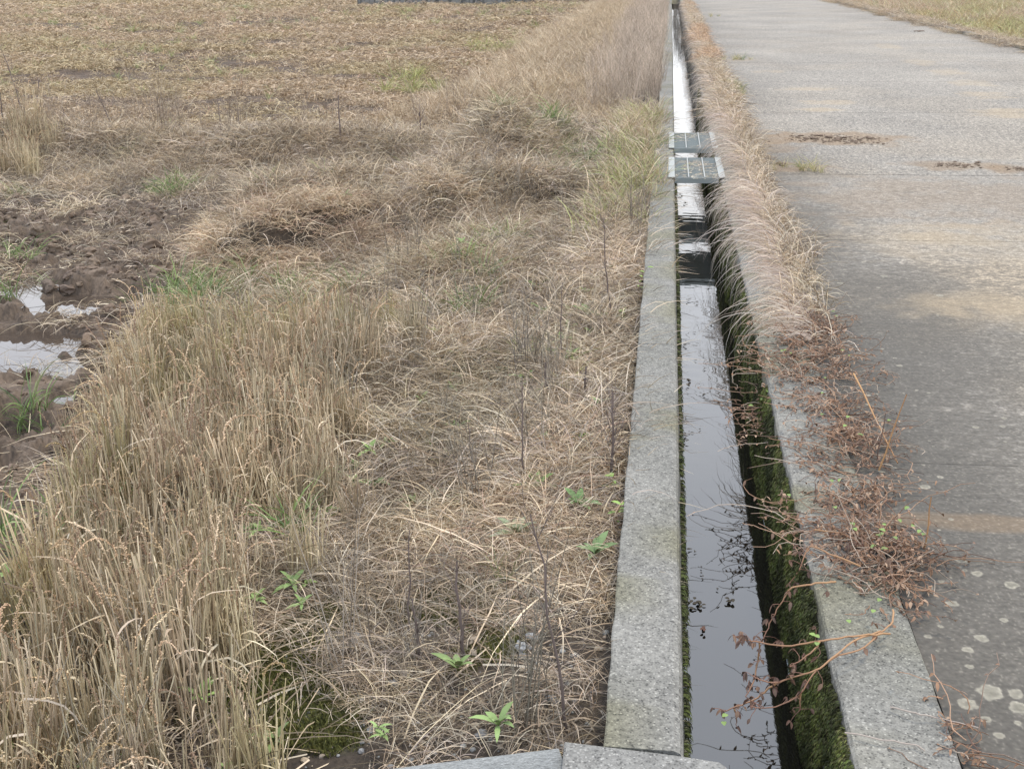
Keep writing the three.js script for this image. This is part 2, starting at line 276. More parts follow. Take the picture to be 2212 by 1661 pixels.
{
  const r = rng(77);
  for (const [px, py, rad] of [[2140, 1498, 0.03], [2090, 1522, 0.024], [2110, 1240, 0.017], [2078, 1212, 0.016], [2060, 1305, 0.017], [2185, 1265, 0.021], [2092, 1405, 0.014], [2195, 1500, 0.02], [2205, 1530, 0.024], [2120, 1380, 0.017], [2170, 1340, 0.012], [2095, 1440, 0.01], [2160, 1590, 0.012], [2130, 1555, 0.012], [1905, 1018, 0.012], [1880, 1040, 0.014], [1930, 1010, 0.012], [1720, 560, 0.03], [1770, 560, 0.03], [1740, 530, 0.02], [1850, 880, 0.02], [1900, 905, 0.02]]) { const p = at(px, py, -0.012); spots.push([p[0], p[2], rad, r() * 9]); }
  for (let k = 0; k < 190; k++) { const z = -1.6 - 8 * Math.pow(r(), 1.2); spots.push([0.68 + 0.75 * Math.pow(r(), 1.5), z, 0.004 + 0.016 * r() * r(), r() * 9]); }
}
function roadColor(x, z) {
  const streak = fbm(x * 34 + 2, z * 52, 3, 140), streak2 = fbm(x * 90, z * 120, 2, 141), mot = fbm(x * 1.1, z * 0.9, 4, 142), fine = vnoise(x * 160, z * 160, 143), edge = smooth(2.0, 0.75, x + (fbm(x * 0.7, z * 0.55, 3, 144) - 0.5) * 1.3);
  const near = smooth(-12.2, -8.4, z + (mot - 0.5) * 2), pit = vnoise(x * 55, z * 120, 146);
  let v = lerp(0.225, 0.265, near) + (mot - 0.5) * 0.1 + (fine - 0.5) * 0.22 + (pit - 0.5) * 0.1;
  let c = mix3([v * 1.0, v * 0.985, v * 0.95], [v * 1.08, v * 0.96, v * 0.78], smooth(0.4, 0.66, fbm(x * 0.9 + 7, z * 0.8, 4, 147)) * (0.2 + 0.75 * near));
  // worn cross brooming: dark grime in the grooves
  const grime = smooth(0.46, 0.6, streak * 0.5 + streak2 * 0.3 + fine * 0.2 + edge * 0.16 - 0.01 + (mot - 0.5) * 0.2) * near;
  c = mix3(c, [0.09, 0.085, 0.076], grime * 0.7);
  c = mix3(c, [0.075, 0.074, 0.07], edge * smooth(0.24, 0.52, fbm(x * 6, z * 7, 4, 148) + edge * 0.26) * lerp(0.3, 0.85, smooth(-15, -8, z)));
  for (const [sx, sz, rx, rz, s, kind] of stain) { const q = ((x - sx) / rx) ** 2 + ((z - sz) / rz) ** 2; if (q < 2) { const a = smooth(1.3, 0, q + (fbm(x * 6, z * 6, 4, 150) - 0.5) * 2.4) * s; c = mix3(c, kind ? [0.35, 0.295, 0.21] : [0.2, 0.148, 0.095], a * (kind ? 0.5 : 0.75)); } }
  if (z > -10) for (const [sx, sz, r, ph] of spots) { const dx = x - sx, dz = z - sz; if (Math.abs(dx) < 0.06 && Math.abs(dz) < 0.06) { const d = Math.hypot(dx, dz) / r + (fbm(x * 60 + ph, z * 60, 2, 151) - 0.5) * 0.7; if (d < 1.1) c = mix3(c, mix3([0.2, 0.2, 0.175], [0.29, 0.29, 0.26], smooth(0.2, 0.9, d)), smooth(1.08, 0.9, d) * 0.8); } }
  const gr = 0.72 + 0.34 * fine + 0.22 * vnoise(x * 75, z * 120, 152), sp = fine > 0.86 ? 0.05 : 0; return [(c[0] * gr + sp) * 1.08, (c[1] * gr + sp) * 0.98, (c[2] * gr + sp * 0.9) * 0.83];
}
const NEAR = { x0: 0.6, x1: 5, z0: -0.6, z1: -9.9, w: 1400, h: 2048 }, FAR = { x0: 0.6, x1: 6.6, z0: -9.3, z1: -58, w: 768, h: 2048 };
function roadTex(R) { return dataTex(R.w, R.h, (i, j) => roadColor(lerp(R.x0, R.x1, (i + 0.5) / R.w), lerp(R.z0, R.z1, (j + 0.5) / R.h)), true, THREE.ClampToEdgeWrapping); }
const roadBump = dataTex(1024, 1024, (i, j) => { const u = i / 1024, v = j / 1024; return 0.5 + (fbm(u * 12, v * 90, 3, 160, 12, 90) - 0.5) * 0.8 + (fbm(u * 150, v * 150, 2, 161, 150, 150) - 0.5) * 0.6; }, false);
for (const R of [NEAR, FAR]) R.mat = new THREE.MeshStandardMaterial({ map: roadTex(R), roughness: 0.9, bumpMap: roadBump, bumpScale: 0.003 });
roadBump.repeat.set(3, 5);
const road = thing('road', 'weathered grey concrete farm road in slabs right of the channel', 'road', [0, 0, 0], null, 'structure');
const ZJ = [3, -3.9, -7.4, at(1900, 374)[2], at(1900, 241)[2], at(1900, 174)[2], at(1900, 133)[2], -26.4, -31, -36.5, -42, -48, -58, -68, -80];
for (let k = 0; k + 1 < ZJ.length; k++) {
  const R = k < 3 ? NEAR : FAR, gap = k < 2 ? 0.0015 : k < 9 ? 0.007 : 0.012, z0 = ZJ[k] - gap, z1 = ZJ[k + 1] + gap;
  const g = new THREE.BoxGeometry(5.75, 0.2, z0 - z1, 60, 1, Math.ceil((z0 - z1) * 8)); g.translate(0.656 + 2.875, -0.112, (z0 + z1) / 2);
  const p = g.attributes.position, u = g.attributes.uv, nn = g.attributes.normal;
  for (let i = 0; i < p.count; i++) {
    const x = p.getX(i), z = p.getZ(i); u.setXY(i, (x - R.x0) / (R.x1 - R.x0), (z - R.z0) / (R.z1 - R.z0));
    if (p.getY(i) > -0.1) { let y = -0.012 + (fbm(x * 0.8, z * 0.8, 3, 170) - 0.5) * 0.016; if (Math.min(z0 - z, z - z1) < 0.02) y -= 0.004; p.setY(i, y); }
    if (x < 0.7) p.setX(i, x + (fbm(z * 6, 0.3, 3, 171) - 0.5) * 0.008);
  }
  g.computeVertexNormals();
  mesh('road_slab', g, R.mat, road);
}
mesh('sub_base', new THREE.BoxGeometry(5.7, 0.3, 84), new THREE.MeshStandardMaterial({ color: new THREE.Color(0.06, 0.052, 0.043), roughness: 1 }), road).position.set(3.55, -0.33, -39);
{ // low kerb on the far side of the road
  const k2 = thing('road_kerb', 'low mossy concrete kerb along the far side of the road', 'kerb', [0, 0, 0]);
  for (let k = 0; k < 24; k++) { const z0 = -8 - k * 2; mesh('kerb_stone', extrude([[6.42, -0.2], [6.56, -0.2], [6.56, 0.05], [6.545, 0.06], [6.43, 0.06], [6.42, 0.05]], z0 - 0.008, z0 - 1.992, 0.2, k + 200), M.kerb, k2); }
}
{ // retaining wall at the far end of the field
  const wall = thing('retaining_wall', 'low stained concrete wall, shade mixed into its colour, at the far end of the ploughed field', 'wall', [0, 0, -62]);
  const wm = new THREE.MeshStandardMaterial({ roughness: 0.95, map: dataTex(512, 64, (i, j) => { const f = fbm(i / 9, j / 40, 4, 180), v = lerp(0.08, 0.2, smooth(0.3, 0.62, f)); return [v * 1.02, v, v * 0.93]; }) });  // stain streaks, with the shade on the pale concrete put into the colour
  let x = -15.6; const r = rng(5);
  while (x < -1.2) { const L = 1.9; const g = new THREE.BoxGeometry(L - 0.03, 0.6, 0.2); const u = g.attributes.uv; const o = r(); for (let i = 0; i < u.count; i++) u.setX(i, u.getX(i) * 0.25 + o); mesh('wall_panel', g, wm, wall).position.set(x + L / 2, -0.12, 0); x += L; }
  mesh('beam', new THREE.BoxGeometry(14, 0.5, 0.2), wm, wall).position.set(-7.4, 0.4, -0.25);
  mesh('cap_slab', new THREE.BoxGeometry(5, 0.1, 0.6), M.newConcrete, wall).position.set(-4.2, 0.3, 0.05);
}

// ------------------------------------------------------------ blades, stalks and tufts
class Tuft {
  constructor() { this.p = []; this.c = []; this.i = []; }
  ribbon(pts, w, col, side, tipCol) {
    const n = pts.length, b = this.p.length / 3;
    for (let k = 0; k < n; k++) {
      const a = pts[Math.max(0, k - 1)], d = pts[Math.min(n - 1, k + 1)], t = V(d[0] - a[0], d[1] - a[1], d[2] - a[2]).normalize(), s = V(...side).cross(t).cross(t).negate(); if (s.lengthSq() < 1e-6) s.set(1, 0, 0); s.normalize();
      const f = k / (n - 1), ww = w * 0.5 * (f < 0.5 ? 1 : 1 - 0.9 * (f - 0.5) * 2), q = pts[k], c = tipCol ? mix3(col, tipCol, f) : col;
      this.p.push(q[0] - s.x * ww, q[1] - s.y * ww, q[2] - s.z * ww, q[0] + s.x * ww, q[1] + s.y * ww, q[2] + s.z * ww); this.c.push(...c, ...c);
    }
    for (let k = 0; k + 1 < n; k++) { const o = b + k * 2; this.i.push(o, o + 1, o + 2, o + 1, o + 3, o + 2); }
  }
  stem(pts, r0, r1, col, col2 = col, sides = 3) {
    const n = pts.length, b = this.p.length / 3;
    for (let k = 0; k < n; k++) {
      const a = pts[Math.max(0, k - 1)], d = pts[Math.min(n - 1, k + 1)], t = V(d[0] - a[0], d[1] - a[1], d[2] - a[2]).normalize(), u = Math.abs(t.y) > 0.9 ? V(1, 0, 0) : V(0, 1, 0), e1 = u.clone().cross(t).normalize(), e2 = t.clone().cross(e1), f = k / (n - 1), r = lerp(r0, r1, f), c = mix3(col, col2, f);
      for (let s = 0; s < sides; s++) { const an = (s / sides) * 6.2832, cx = Math.cos(an) * r, sx = Math.sin(an) * r; this.p.push(pts[k][0] + e1.x * cx + e2.x * sx, pts[k][1] + e1.y * cx + e2.y * sx, pts[k][2] + e1.z * cx + e2.z * sx); this.c.push(...c); }
    }
    for (let k = 0; k + 1 < n; k++) for (let s = 0; s < sides; s++) { const o = b + k * sides, s2 = (s + 1) % sides; this.i.push(o + s, o + s2, o + sides + s, o + s2, o + sides + s2, o + sides + s); }
  }
  grain(q, dir, len, r, col) {
    const b = this.p.length / 3, t = V(...dir).normalize(), e1 = V(0.3, 1, 0.2).cross(t).normalize(), e2 = t.clone().cross(e1);
    const put = (f, a, b2) => { this.p.push(q[0] + t.x * f * len + (e1.x * a + e2.x * b2) * r, q[1] + t.y * f * len + (e1.y * a + e2.y * b2) * r, q[2] + t.z * f * len + (e1.z * a + e2.z * b2) * r); this.c.push(...col); };
    put(0, 0, 0); put(0.45, 1, 0); put(0.45, 0, 1); put(0.45, -1, 0); put(0.45, 0, -1); put(1, 0, 0);
    for (let k = 0; k < 4; k++) { const m = 1 + k, n = 1 + ((k + 1) % 4); this.i.push(b, b + n, b + m, b + m, b + n, b + 5); }
  }
  leaf(q, dir, len, w, col, up = [0, 1, 0], bend = 0.3) {
    const t = V(...dir).normalize(), s = V(...up).cross(t).normalize(), n = t.clone().cross(s), b = this.p.length / 3;
    const W = [0.12, 0.8, 1, 0.75, 0.05];
    for (let k = 0; k < 5; k++) { const f = k / 4, y = -bend * f * f * len, x = [q[0] + t.x * f * len, q[1] + t.y * f * len + y, q[2] + t.z * f * len], hw = (w / 2) * W[k]; for (const e of [-1, 0, 1]) { const lift = Math.abs(e) * hw * 0.35; this.p.push(x[0] + s.x * e * hw + n.x * lift, x[1] + s.y * e * hw + n.y * lift, x[2] + s.z * e * hw + n.z * lift); const cc = e ? col : mix3(col, [0.3, 0.36, 0.16], 0.12); this.c.push(...cc); } }
    for (let k = 0; k < 4; k++) for (let e = 0; e < 2; e++) { const o = b + k * 3 + e; this.i.push(o, o + 1, o + 3, o + 1, o + 4, o + 3); }
  }
  build() { const g = new THREE.BufferGeometry(); g.setAttribute('position', new THREE.Float32BufferAttribute(this.p, 3)); g.setAttribute('color', new THREE.Float32BufferAttribute(this.c, 3)); g.setIndex(this.i); g.computeVertexNormals(); return g; }
}
// an arching path: starts at q, heads to azimuth az at elevation el, sags by droop
function arc(r, q, az, el, len, droop, n = 5, kink = 0.15, floor = -9) {
  const pts = [q.slice()], st = len / n; let x = q[0], y = q[1], z = q[2];
  for (let k = 0; k < n; k++) { x += Math.cos(az) * Math.cos(el) * st; z += Math.sin(az) * Math.cos(el) * st; y += Math.sin(el) * st; if (y < floor) { y = floor + 0.003 * r(); el = Math.max(el, 0); } pts.push([x, y, z]); el -= droop / n + (r() - 0.5) * kink; az += (r() - 0.5) * kink * 2; el = Math.max(el, -1.5); }
  return pts;
}
const PAL = {
  straw: [[0.64, 0.51, 0.335], [0.52, 0.4, 0.26], [0.72, 0.61, 0.44], [0.39, 0.29, 0.185], [0.58, 0.46, 0.315], [0.22, 0.17, 0.11]],
  grey: [[0.57, 0.47, 0.36], [0.47, 0.38, 0.29], [0.65, 0.54, 0.41], [0.26, 0.21, 0.17], [0.45, 0.36, 0.28]],
  pink: [[0.62, 0.46, 0.31], [0.54, 0.39, 0.25], [0.68, 0.54, 0.38], [0.4, 0.26, 0.18]],
  orange: [[0.6, 0.46, 0.29], [0.5, 0.37, 0.22], [0.66, 0.54, 0.37], [0.34, 0.25, 0.16]],
  rust: [[0.3, 0.17, 0.095], [0.2, 0.112, 0.065], [0.38, 0.235, 0.145], [0.25, 0.17, 0.12], [0.44, 0.35, 0.26], [0.14, 0.08, 0.055]],
  green: [[0.15, 0.22, 0.06], [0.2, 0.27, 0.09], [0.26, 0.31, 0.12], [0.11, 0.16, 0.06]],
  weed: [[0.2, 0.17, 0.125], [0.27, 0.23, 0.175], [0.14, 0.115, 0.085], [0.34, 0.295, 0.23]],
};
const pick = (r, a) => a[(r() * a.length) | 0];
const vary = (r, c, v = 0.25) => { const k = 1 - v / 2 + r() * v; return [c[0] * k, c[1] * k, c[2] * k]; };
function makeTuft(seed, n, fn) { const r = rng(seed), t = new Tuft(); for (let k = 0; k < n; k++) fn(r, t, k); return t.build(); }
const variants = (m, fn) => Array.from({ length: m }, (_, k) => fn(k));
const disc = (r, R) => { const a = r() * 6.283, d = R * Math.sqrt(r()); return [Math.cos(a) * d, 0, Math.sin(a) * d]; };
const randSide = (r) => [r() - 0.5, r() * 0.6, r() - 0.5];

const mats = (seed, pal, n, R, L0, L1, w, elMax, droop, kink = 0.2) => makeTuft(seed, n, (r, t) => {
  const q = disc(r, R); q[1] = 0.005 + r() * 0.02; const len = lerp(L0, L1, r() * r() * 0.7 + r() * 0.3);
  t.ribbon(arc(r, q, r() * 6.283, r() * elMax, len, droop * (0.5 + r()), 5, kink, 0.004), w * (0.55 + r() * 0.9), vary(r, pick(r, pal), 0.4), randSide(r));
});
const G = {
  mat: variants(7, (k) => mats(100 + k, k % 2 ? PAL.straw.concat([PAL.straw[5], PAL.straw[3]]) : PAL.straw.concat(PAL.grey, [PAL.pink[1], PAL.weed[1], PAL.weed[0], PAL.straw[5]]), 105, 0.16, 0.05, 0.34, 0.0025, 0.95, 1.0)),
  matGrey: variants(5, (k) => mats(120 + k, PAL.grey.concat(PAL.straw, [PAL.weed[1], PAL.weed[2]]), 85, 0.16, 0.06, 0.36, 0.003, 1.15, 1.3)),
  matPink: variants(5, (k) => mats(140 + k, PAL.pink.concat([PAL.straw[1], PAL.straw[0], PAL.straw[5]]), 110, 0.16, 0.08, 0.28, 0.0024, 1.25, 1.4)),
  long: variants(5, (k) => mats(160 + k, PAL.straw, 9, 0.12, 0.25, 0.62, 0.0034, 0.5, 0.7, 0.12)),
  leafy: variants(4, (k) => makeTuft(360 + k, 9, (r, t) => { const a = r() * 6.283, el = 0.2 + r() * 0.9; t.leaf([0, 0.01, 0], [Math.cos(a) * Math.cos(el), Math.sin(el), Math.sin(a) * Math.cos(el)], 0.03 + r() * 0.045, 0.01 + r() * 0.008, vary(r, [0.2, 0.28, 0.09], 0.5), [0, 1, 0.01], 0.4); })),
  shaggy: variants(7, (k) => makeTuft(190 + k, 46, (r, t) => { const q = disc(r, 0.14); q[1] = 0.004; t.ribbon(arc(r, q, r() * 6.283, 0.7 + r() * 0.85, 0.1 + r() * 0.26, 0.9 + r() * 1.7, 6, 0.3, 0.004), 0.0028 + r() * 0.0018, vary(r, pick(r, k % 2 ? PAL.grey.concat(PAL.straw, [PAL.weed[0], PAL.weed[2]]) : PAL.straw.concat([PAL.straw[3], PAL.straw[5], PAL.weed[1]])), 0.5), randSide(r)); })),
  field: variants(7, (k) => makeTuft(390 + k, 34, (r, t) => { const q = disc(r, 0.26); q[1] = 0.004; t.ribbon(arc(r, q, r() * 6.283, 0.2 + r() * 1.2, 0.06 + r() * 0.17, 1.8 + r() * 1.5, 5, 0.5, 0.004), 0.006 + r() * 0.003, vary(r, pick(r, PAL.straw.concat([PAL.grey[0], PAL.straw[1]])), 0.5), randSide(r)); })),
  green: variants(5, (k) => makeTuft(180 + k, 26, (r, t) => { const q = disc(r, 0.06); t.ribbon(arc(r, q, r() * 6.283, 0.7 + r() * 0.8, 0.12 + r() * 0.22, 1.1, 5, 0.2, 0.003), 0.003 + r() * 0.004, vary(r, pick(r, PAL.green), 0.4), randSide(r)); })),
  upright: variants(6, (k) => makeTuft(200 + k, 30, (r, t) => { const q = disc(r, 0.13); t.ribbon(arc(r, q, r() * 6.283, 1.1 + r() * 0.45, 0.14 + r() * 0.36, 0.6 + r() * 1.2, 5, 0.25, 0.003), 0.0036 + r() * 0.003, vary(r, pick(r, PAL.orange.concat(PAL.straw)), 0.4), randSide(r)); })),
  chips: variants(6, (k) => mats(220 + k, PAL.straw.concat([PAL.grey[0], PAL.straw[2]]), 34, 0.26, 0.06, 0.26, 0.0085, 0.8, 1.7)),
  rice: variants(6, (k) => makeTuft(240 + k, 54, (r, t, n) => {
    const q = disc(r, 0.085), az = r() * 6.283, L = 0.16 + r() * 0.24, lean = 1.54 - r() * r() * 0.3, col = vary(r, pick(r, [[0.61, 0.49, 0.31], [0.51, 0.4, 0.25], [0.38, 0.29, 0.18], [0.69, 0.57, 0.38], [0.46, 0.39, 0.24]]), 0.45);
    const p = arc(r, q, az, lean, L, 0.06, 4, 0.08); t.stem(p, 0.0027, 0.0019, mix3(col, [0.2, 0.17, 0.1], 0.25), col);
    const top = p[4];
    if (r() < 0.3) t.ribbon(arc(r, p[2 + ((r() * 2) | 0)], r() * 6.283, 1.3 - r() * 1.3, 0.06 + r() * 0.16, 1.2 + r() * 1.6, 5, 0.4), 0.0052, vary(r, pick(r, PAL.straw), 0.4), randSide(r));
    if (n < 5) { // drooping ear
      const ear = arc(r, top, az + r() - 0.5, 1.4, 0.09 + r() * 0.09, 0.5 + r() * 2.1, 7, 0.15), ec = vary(r, pick(r, [[0.56, 0.4, 0.24], [0.46, 0.31, 0.18], [0.62, 0.48, 0.31], [0.28, 0.18, 0.11]]), 0.3); t.stem(ear, 0.0013, 0.0007, ec);
      for (let g = 1; g < ear.length; g++) for (let h = 0; h < 3; h++) { const e = ear[g], pv = ear[g - 1], f = h / 3; t.grain([lerp(pv[0], e[0], f), lerp(pv[1], e[1], f), lerp(pv[2], e[2], f)], [e[0] - pv[0] + (r() - 0.5) * 0.03, e[1] - pv[1] - 0.006, e[2] - pv[2] + (r() - 0.5) * 0.03], 0.01, 0.0023, vary(r, ec, 0.5)); }
    }
  })),
  comb: variants(6, (k) => makeTuft(260 + k, 15, (r, t) => { const q = [(r() - 0.5) * 0.09, 0.004 + r() * 0.03, (r() - 0.5) * 0.16], az = Math.PI + (r() - 0.5) * 1.1, L = 0.16 + r() * 0.34; t.ribbon(arc(r, q, az, 0.15 + r() * 0.75, L, 1.7 + r() * 1.1, 8, 0.2, L > 0.26 ? -9 : 0.004), 0.0024 + r() * 0.0018, vary(r, pick(r, [[0.68, 0.58, 0.48], [0.6, 0.5, 0.4], [0.52, 0.42, 0.33], [0.74, 0.64, 0.52], [0.4, 0.31, 0.25]]), 0.4), [0, 1, 0.3 * r()]); })),
  root: variants(5, (k) => mats(280 + k, PAL.straw.concat(PAL.grey, [PAL.pink[0]]), 34, 0.08, 0.1, 0.36, 0.0032, 1.4, 2.2)),
  weed: variants(6, (k) => makeTuft(300 + k, 9, (r, t) => { const q = disc(r, 0.1), az = r() * 6.283, L = 0.35 + r() * 0.4, p = arc(r, q, az, 1.35 + r() * 0.2, L, 0.15, 6, 0.12), c = vary(r, pick(r, PAL.weed), 0.3); t.stem(p, 0.0032, 0.0012, c); for (let b = 0; b < 9; b++) { const s = p[2 + ((r() * 5) | 0)]; t.stem(arc(r, s, r() * 6.283, 0.9, 0.05 + r() * 0.14, 0.1, 2, 0.3), 0.0011, 0.0006, vary(r, pick(r, PAL.weed), 0.4)); } })),
  moss: variants(4, (k) => makeTuft(320 + k, 16, (r, t) => { const q = [0, (r() - 0.5) * 0.03, (r() - 0.5) * 0.03]; t.ribbon(arc(r, q, Math.PI + (r() - 0.5) * 1.6, 0.3 - r() * 0.6, 0.012 + r() * 0.022, 2.2, 3, 0.3), 0.004, vary(r, pick(r, [[0.075, 0.09, 0.022], [0.11, 0.13, 0.028], [0.05, 0.055, 0.02], [0.075, 0.07, 0.03]]), 0.4), randSide(r)); })),
  cushion: variants(3, (k) => makeTuft(340 + k, 40, (r, t) => { const q = disc(r, 0.025); t.ribbon(arc(r, q, r() * 6.283, 0.9 + r() * 0.6, 0.008 + r() * 0.012, 0.6, 2, 0.3), 0.004, vary(r, pick(r, [[0.15, 0.15, 0.035], [0.19, 0.18, 0.045], [0.1, 0.1, 0.03]]), 0.3), randSide(r)); })),
};
const UP = V(0, 1, 0);
function scatter(name, label, category, geos, list, mat = M.blade) {
  const root = thing(name, label, category, [0, 0, 0], null, 'stuff'), m = new THREE.Matrix4(), q = new THREE.Quaternion(), e = new THREE.Euler(), col = new THREE.Color();
  const by = geos.map(() => []); list.forEach((p, k) => by[p.v === undefined ? k % geos.length : p.v].push(p));
  geos.forEach((g, v) => {
    if (!by[v].length) return;
    const im = new THREE.InstancedMesh(g, mat, by[v].length); im.name = 'tuft'; im.castShadow = im.receiveShadow = true;
    by[v].forEach((p, k) => { e.set(p.tx || 0, p.r || 0, p.tz || 0, 'YXZ'); q.setFromEuler(e); const s = p.s || 1; m.compose(V(p.x, p.y, p.z), q, V(s * (p.wide || 1), s * (p.tall || 1), s * (p.wide || 1))); im.setMatrixAt(k, m); const c = p.c || [1, 1, 1]; im.setColorAt(k, col.setRGB(c[0], c[1], c[2])); });
    im.userData.kind = 'stuff'; root.add(im);
  });
  return root;
}
// random spots over a box; fn(x, z, r) returns how likely a tuft is (0..1) and may fill in its look
function strew(seed, x0, x1, z0, z1, count, fn) { const r = rng(seed), out = []; for (let k = 0; k < count; k++) { const x = lerp(x0, x1, r()), z = lerp(z0, z1, r()), p = { x, z, r: r() * 6.283 }; const d = fn(x, z, r, p); if (r() < d) { if (p.y === undefined) p.y = height(x, z); out.push(p); } } return out; }
const shade = (r, a = 0.3) => { const k = 1 - a / 2 + a * r(); return [k * (0.97 + r() * 0.06), k, k * (0.95 + r() * 0.1)]; };
const ridgeFace = (x, z) => smooth(0.02, 0.1, height(x, z - 0.12) - height(x, z + 0.06));
const pinkAt = (x, z) => clamp(bump2(x, z, -2.5, -8.0, 1.0, 0.6) * 1.2 + bump2(x, z, -1.25, -6.8, 0.5, 0.45) + 0.7 * bump2(x, z, -0.5, -3.6, 0.35, 0.5));
const riceAt = (x, z) => { const n = (fbm(x * 2, z * 2, 3, 400) - 0.5) * 0.7; return smooth(0.38, -0.32, x - lerp(-1.02, -1.4, smooth(-2.2, -5.6, z)) + n * 0.7) * smooth(-6.2, -5.6, z + n * 0.8) * smooth(-0.1, 0.15, x - mudEdge(z) + 0.08 + n * 0.4); };

const barrenAt = (x, z) => smooth(-1.25, -0.9, x) * smooth(-3.4, -2.8, z);
const greenN = (x, z) => fbm(x * 1.4 + 9, z * 1.4, 3, 410);
{
  const lists = { a: [], g: [], p: [] };
  const place = strew(1, -6.2, -0.1, -14, -1.6, 46000, (x, z, r, p) => {
    const m = mudness(x, z); let d = 1 - smooth(0, 0.45, m) * 0.985;
    d *= 1 - 0.74 * barrenAt(x, z); d *= 1 - 0.35 * mossAt(x, z); d *= lerp(1, 0.42, riceAt(x, z)); d *= lerp(1, 0.3, smooth(0.58, 0.38, fbm(x * 2.6, z * 2.6, 3, 420)));
    d *= 0.35 + 0.65 * smooth(-0.1, -0.3, x); if (z < -8 && d > 0.1) d *= 1 - 0.6 * ridgeFace(x, z); if (x < lerp(-2.6, -8, smooth(-2, -13, z)) - 0.6) d = 0;
    p.s = lerp(0.75, 1.25, r()) * lerp(0.62, 1, smooth(-1.2, -2.2, z * 0.5)); p.tx = (r() - 0.5) * 0.35; p.tz = (r() - 0.5) * 0.35; const age = lerp(0.68, 1.12, smooth(0.32, 0.66, fbm(x * 2.9 + 3, z * 2.9, 3, 425))); p.c = shade(r, 0.45).map((v) => v * age); p.u = r();
    const gq = smooth(0.52, 0.68, greenN(x, z)) * 0.5; p.c = [p.c[0] * (1 - gq * 0.14), p.c[1] * (1 - gq * 0.08), p.c[2] * (1 - gq * 0.16)];
    return d * 0.55;
  });
  for (const p of place) { const pk = pinkAt(p.x, p.z), gr = smooth(-8.4, -10.5, p.z) * 0.8 + smooth(0.45, 0.6, fbm(p.x, p.z, 3, 430)) * 0.45; lists[p.u < pk ? 'p' : p.u < pk + gr ? 'g' : 'a'].push(p); }
  const shag = strew(45, -6.5, -0.12, -14, -1.8, 9000, (x, z, r, p) => { p.s = lerp(0.55, 1.05, r()) * lerp(0.65, 1, smooth(-2, -6, z)); p.c = shade(r, 0.5); return (1 - mudness(x, z)) * (1 - riceAt(x, z) * 0.6) * (1 - 0.7 * barrenAt(x, z)) * (1 - 0.8 * pinkAt(x, z)) * smooth(0.38, 0.6, fbm(x * 1.9, z * 1.9, 3, 416)) * 0.8 * smooth(-0.12, -0.35, x); });
  scatter('shaggy_grass', 'shaggy half upright dead grass standing up from the matted straw', 'grass', G.shaggy, shag);
  scatter('dry_grass', 'matted tan straw grass covering the verge between rice stubble and channel', 'grass', G.mat, lists.a);
  scatter('dry_grass', 'greyish withered grass on the low ridges behind the mud', 'grass', G.matGrey, lists.g);
  scatter('dry_grass', 'pinkish brown fine grass lying in soft mounds in mid field', 'grass', G.matPink, lists.p);
  scatter('loose_straw', 'long pale loose straws lying across the verge beside the channel', 'straw', G.long, strew(2, -4.6, -0.08, -13, -1.7, 2600, (x, z, r, p) => { p.s = 0.5 + r() * 0.6; p.c = shade(r, 0.4); return (1 - 0.95 * mudness(x, z)) * (1 - 0.6 * riceAt(x, z)) * 0.75 * smooth(-0.08, -0.5, x); }));
}
{ // shaggy dead grass all over the bund and the low ridges
  const off = (x, z, L, w) => distPoly(x, z - w, L);
  scatter('shaggy_grass', 'shaggy dead grass growing over the bund and the two low ridges', 'grass', G.shaggy, strew(41, -10, -0.9, -15, -8.2, 26000, (x, z, r, p) => { const d = Math.min(off(x, z, BUND, 0.25) / 0.65, off(x, z, RIDGE_A, 0.15) / 0.36, off(x, z, RIDGE_B, 0.15) / 0.36); p.s = 0.5 + r() * 0.55; p.c = shade(r, 0.5); return Math.exp(-d * d) * 0.7 * smooth(0.3, 0.55, fbm(x * 1.6, z * 1.6, 3, 415) + 0.1); }));
  scatter('standing_grass', 'thin pale grass standing behind the bund', 'grass', G.upright, strew(43, -11, -1.5, -15.5, -12.6, 2600, (x, z, r, p) => { p.s = 0.5 + r() * 0.5; p.c = shade(r, 0.3); return Math.exp(-((off(x, z, BUND, -0.5) / 0.5) ** 2)) * 0.3; }));
}
scatter('rice_stubble', 'tall tan rice stubble with drooping ears standing left of the verge', 'rice', G.rice, strew(3, -3.4, -0.8, -7, -1.4, 2300, (x, z, r, p) => { p.s = lerp(0.7, 1.1, r()); p.tx = (r() - 0.5) * 0.22; p.tz = (r() - 0.5) * 0.22; p.c = shade(r, 0.35); if (greenN(x, z) > 0.56 && r() < 0.5) p.c = [p.c[0] * 0.9, p.c[1] * 0.94, p.c[2] * 0.78]; const ra = riceAt(x, z); p.s *= 0.72 + 0.28 * ra; return ra * 0.44; }));
scatter('rice_stubble', 'paler dry stalks standing on the left before the bund', 'rice', G.rice, strew(31, -8.5, -5.6, -12.4, -10.3, 420, (x, z, r, p) => { p.s = 0.7 + r() * 0.5; p.c = shade(r, 0.4); return smooth(-5.9, -6.6, x + (fbm(x, z * 2, 3, 77) - 0.5)) * 0.5; }));
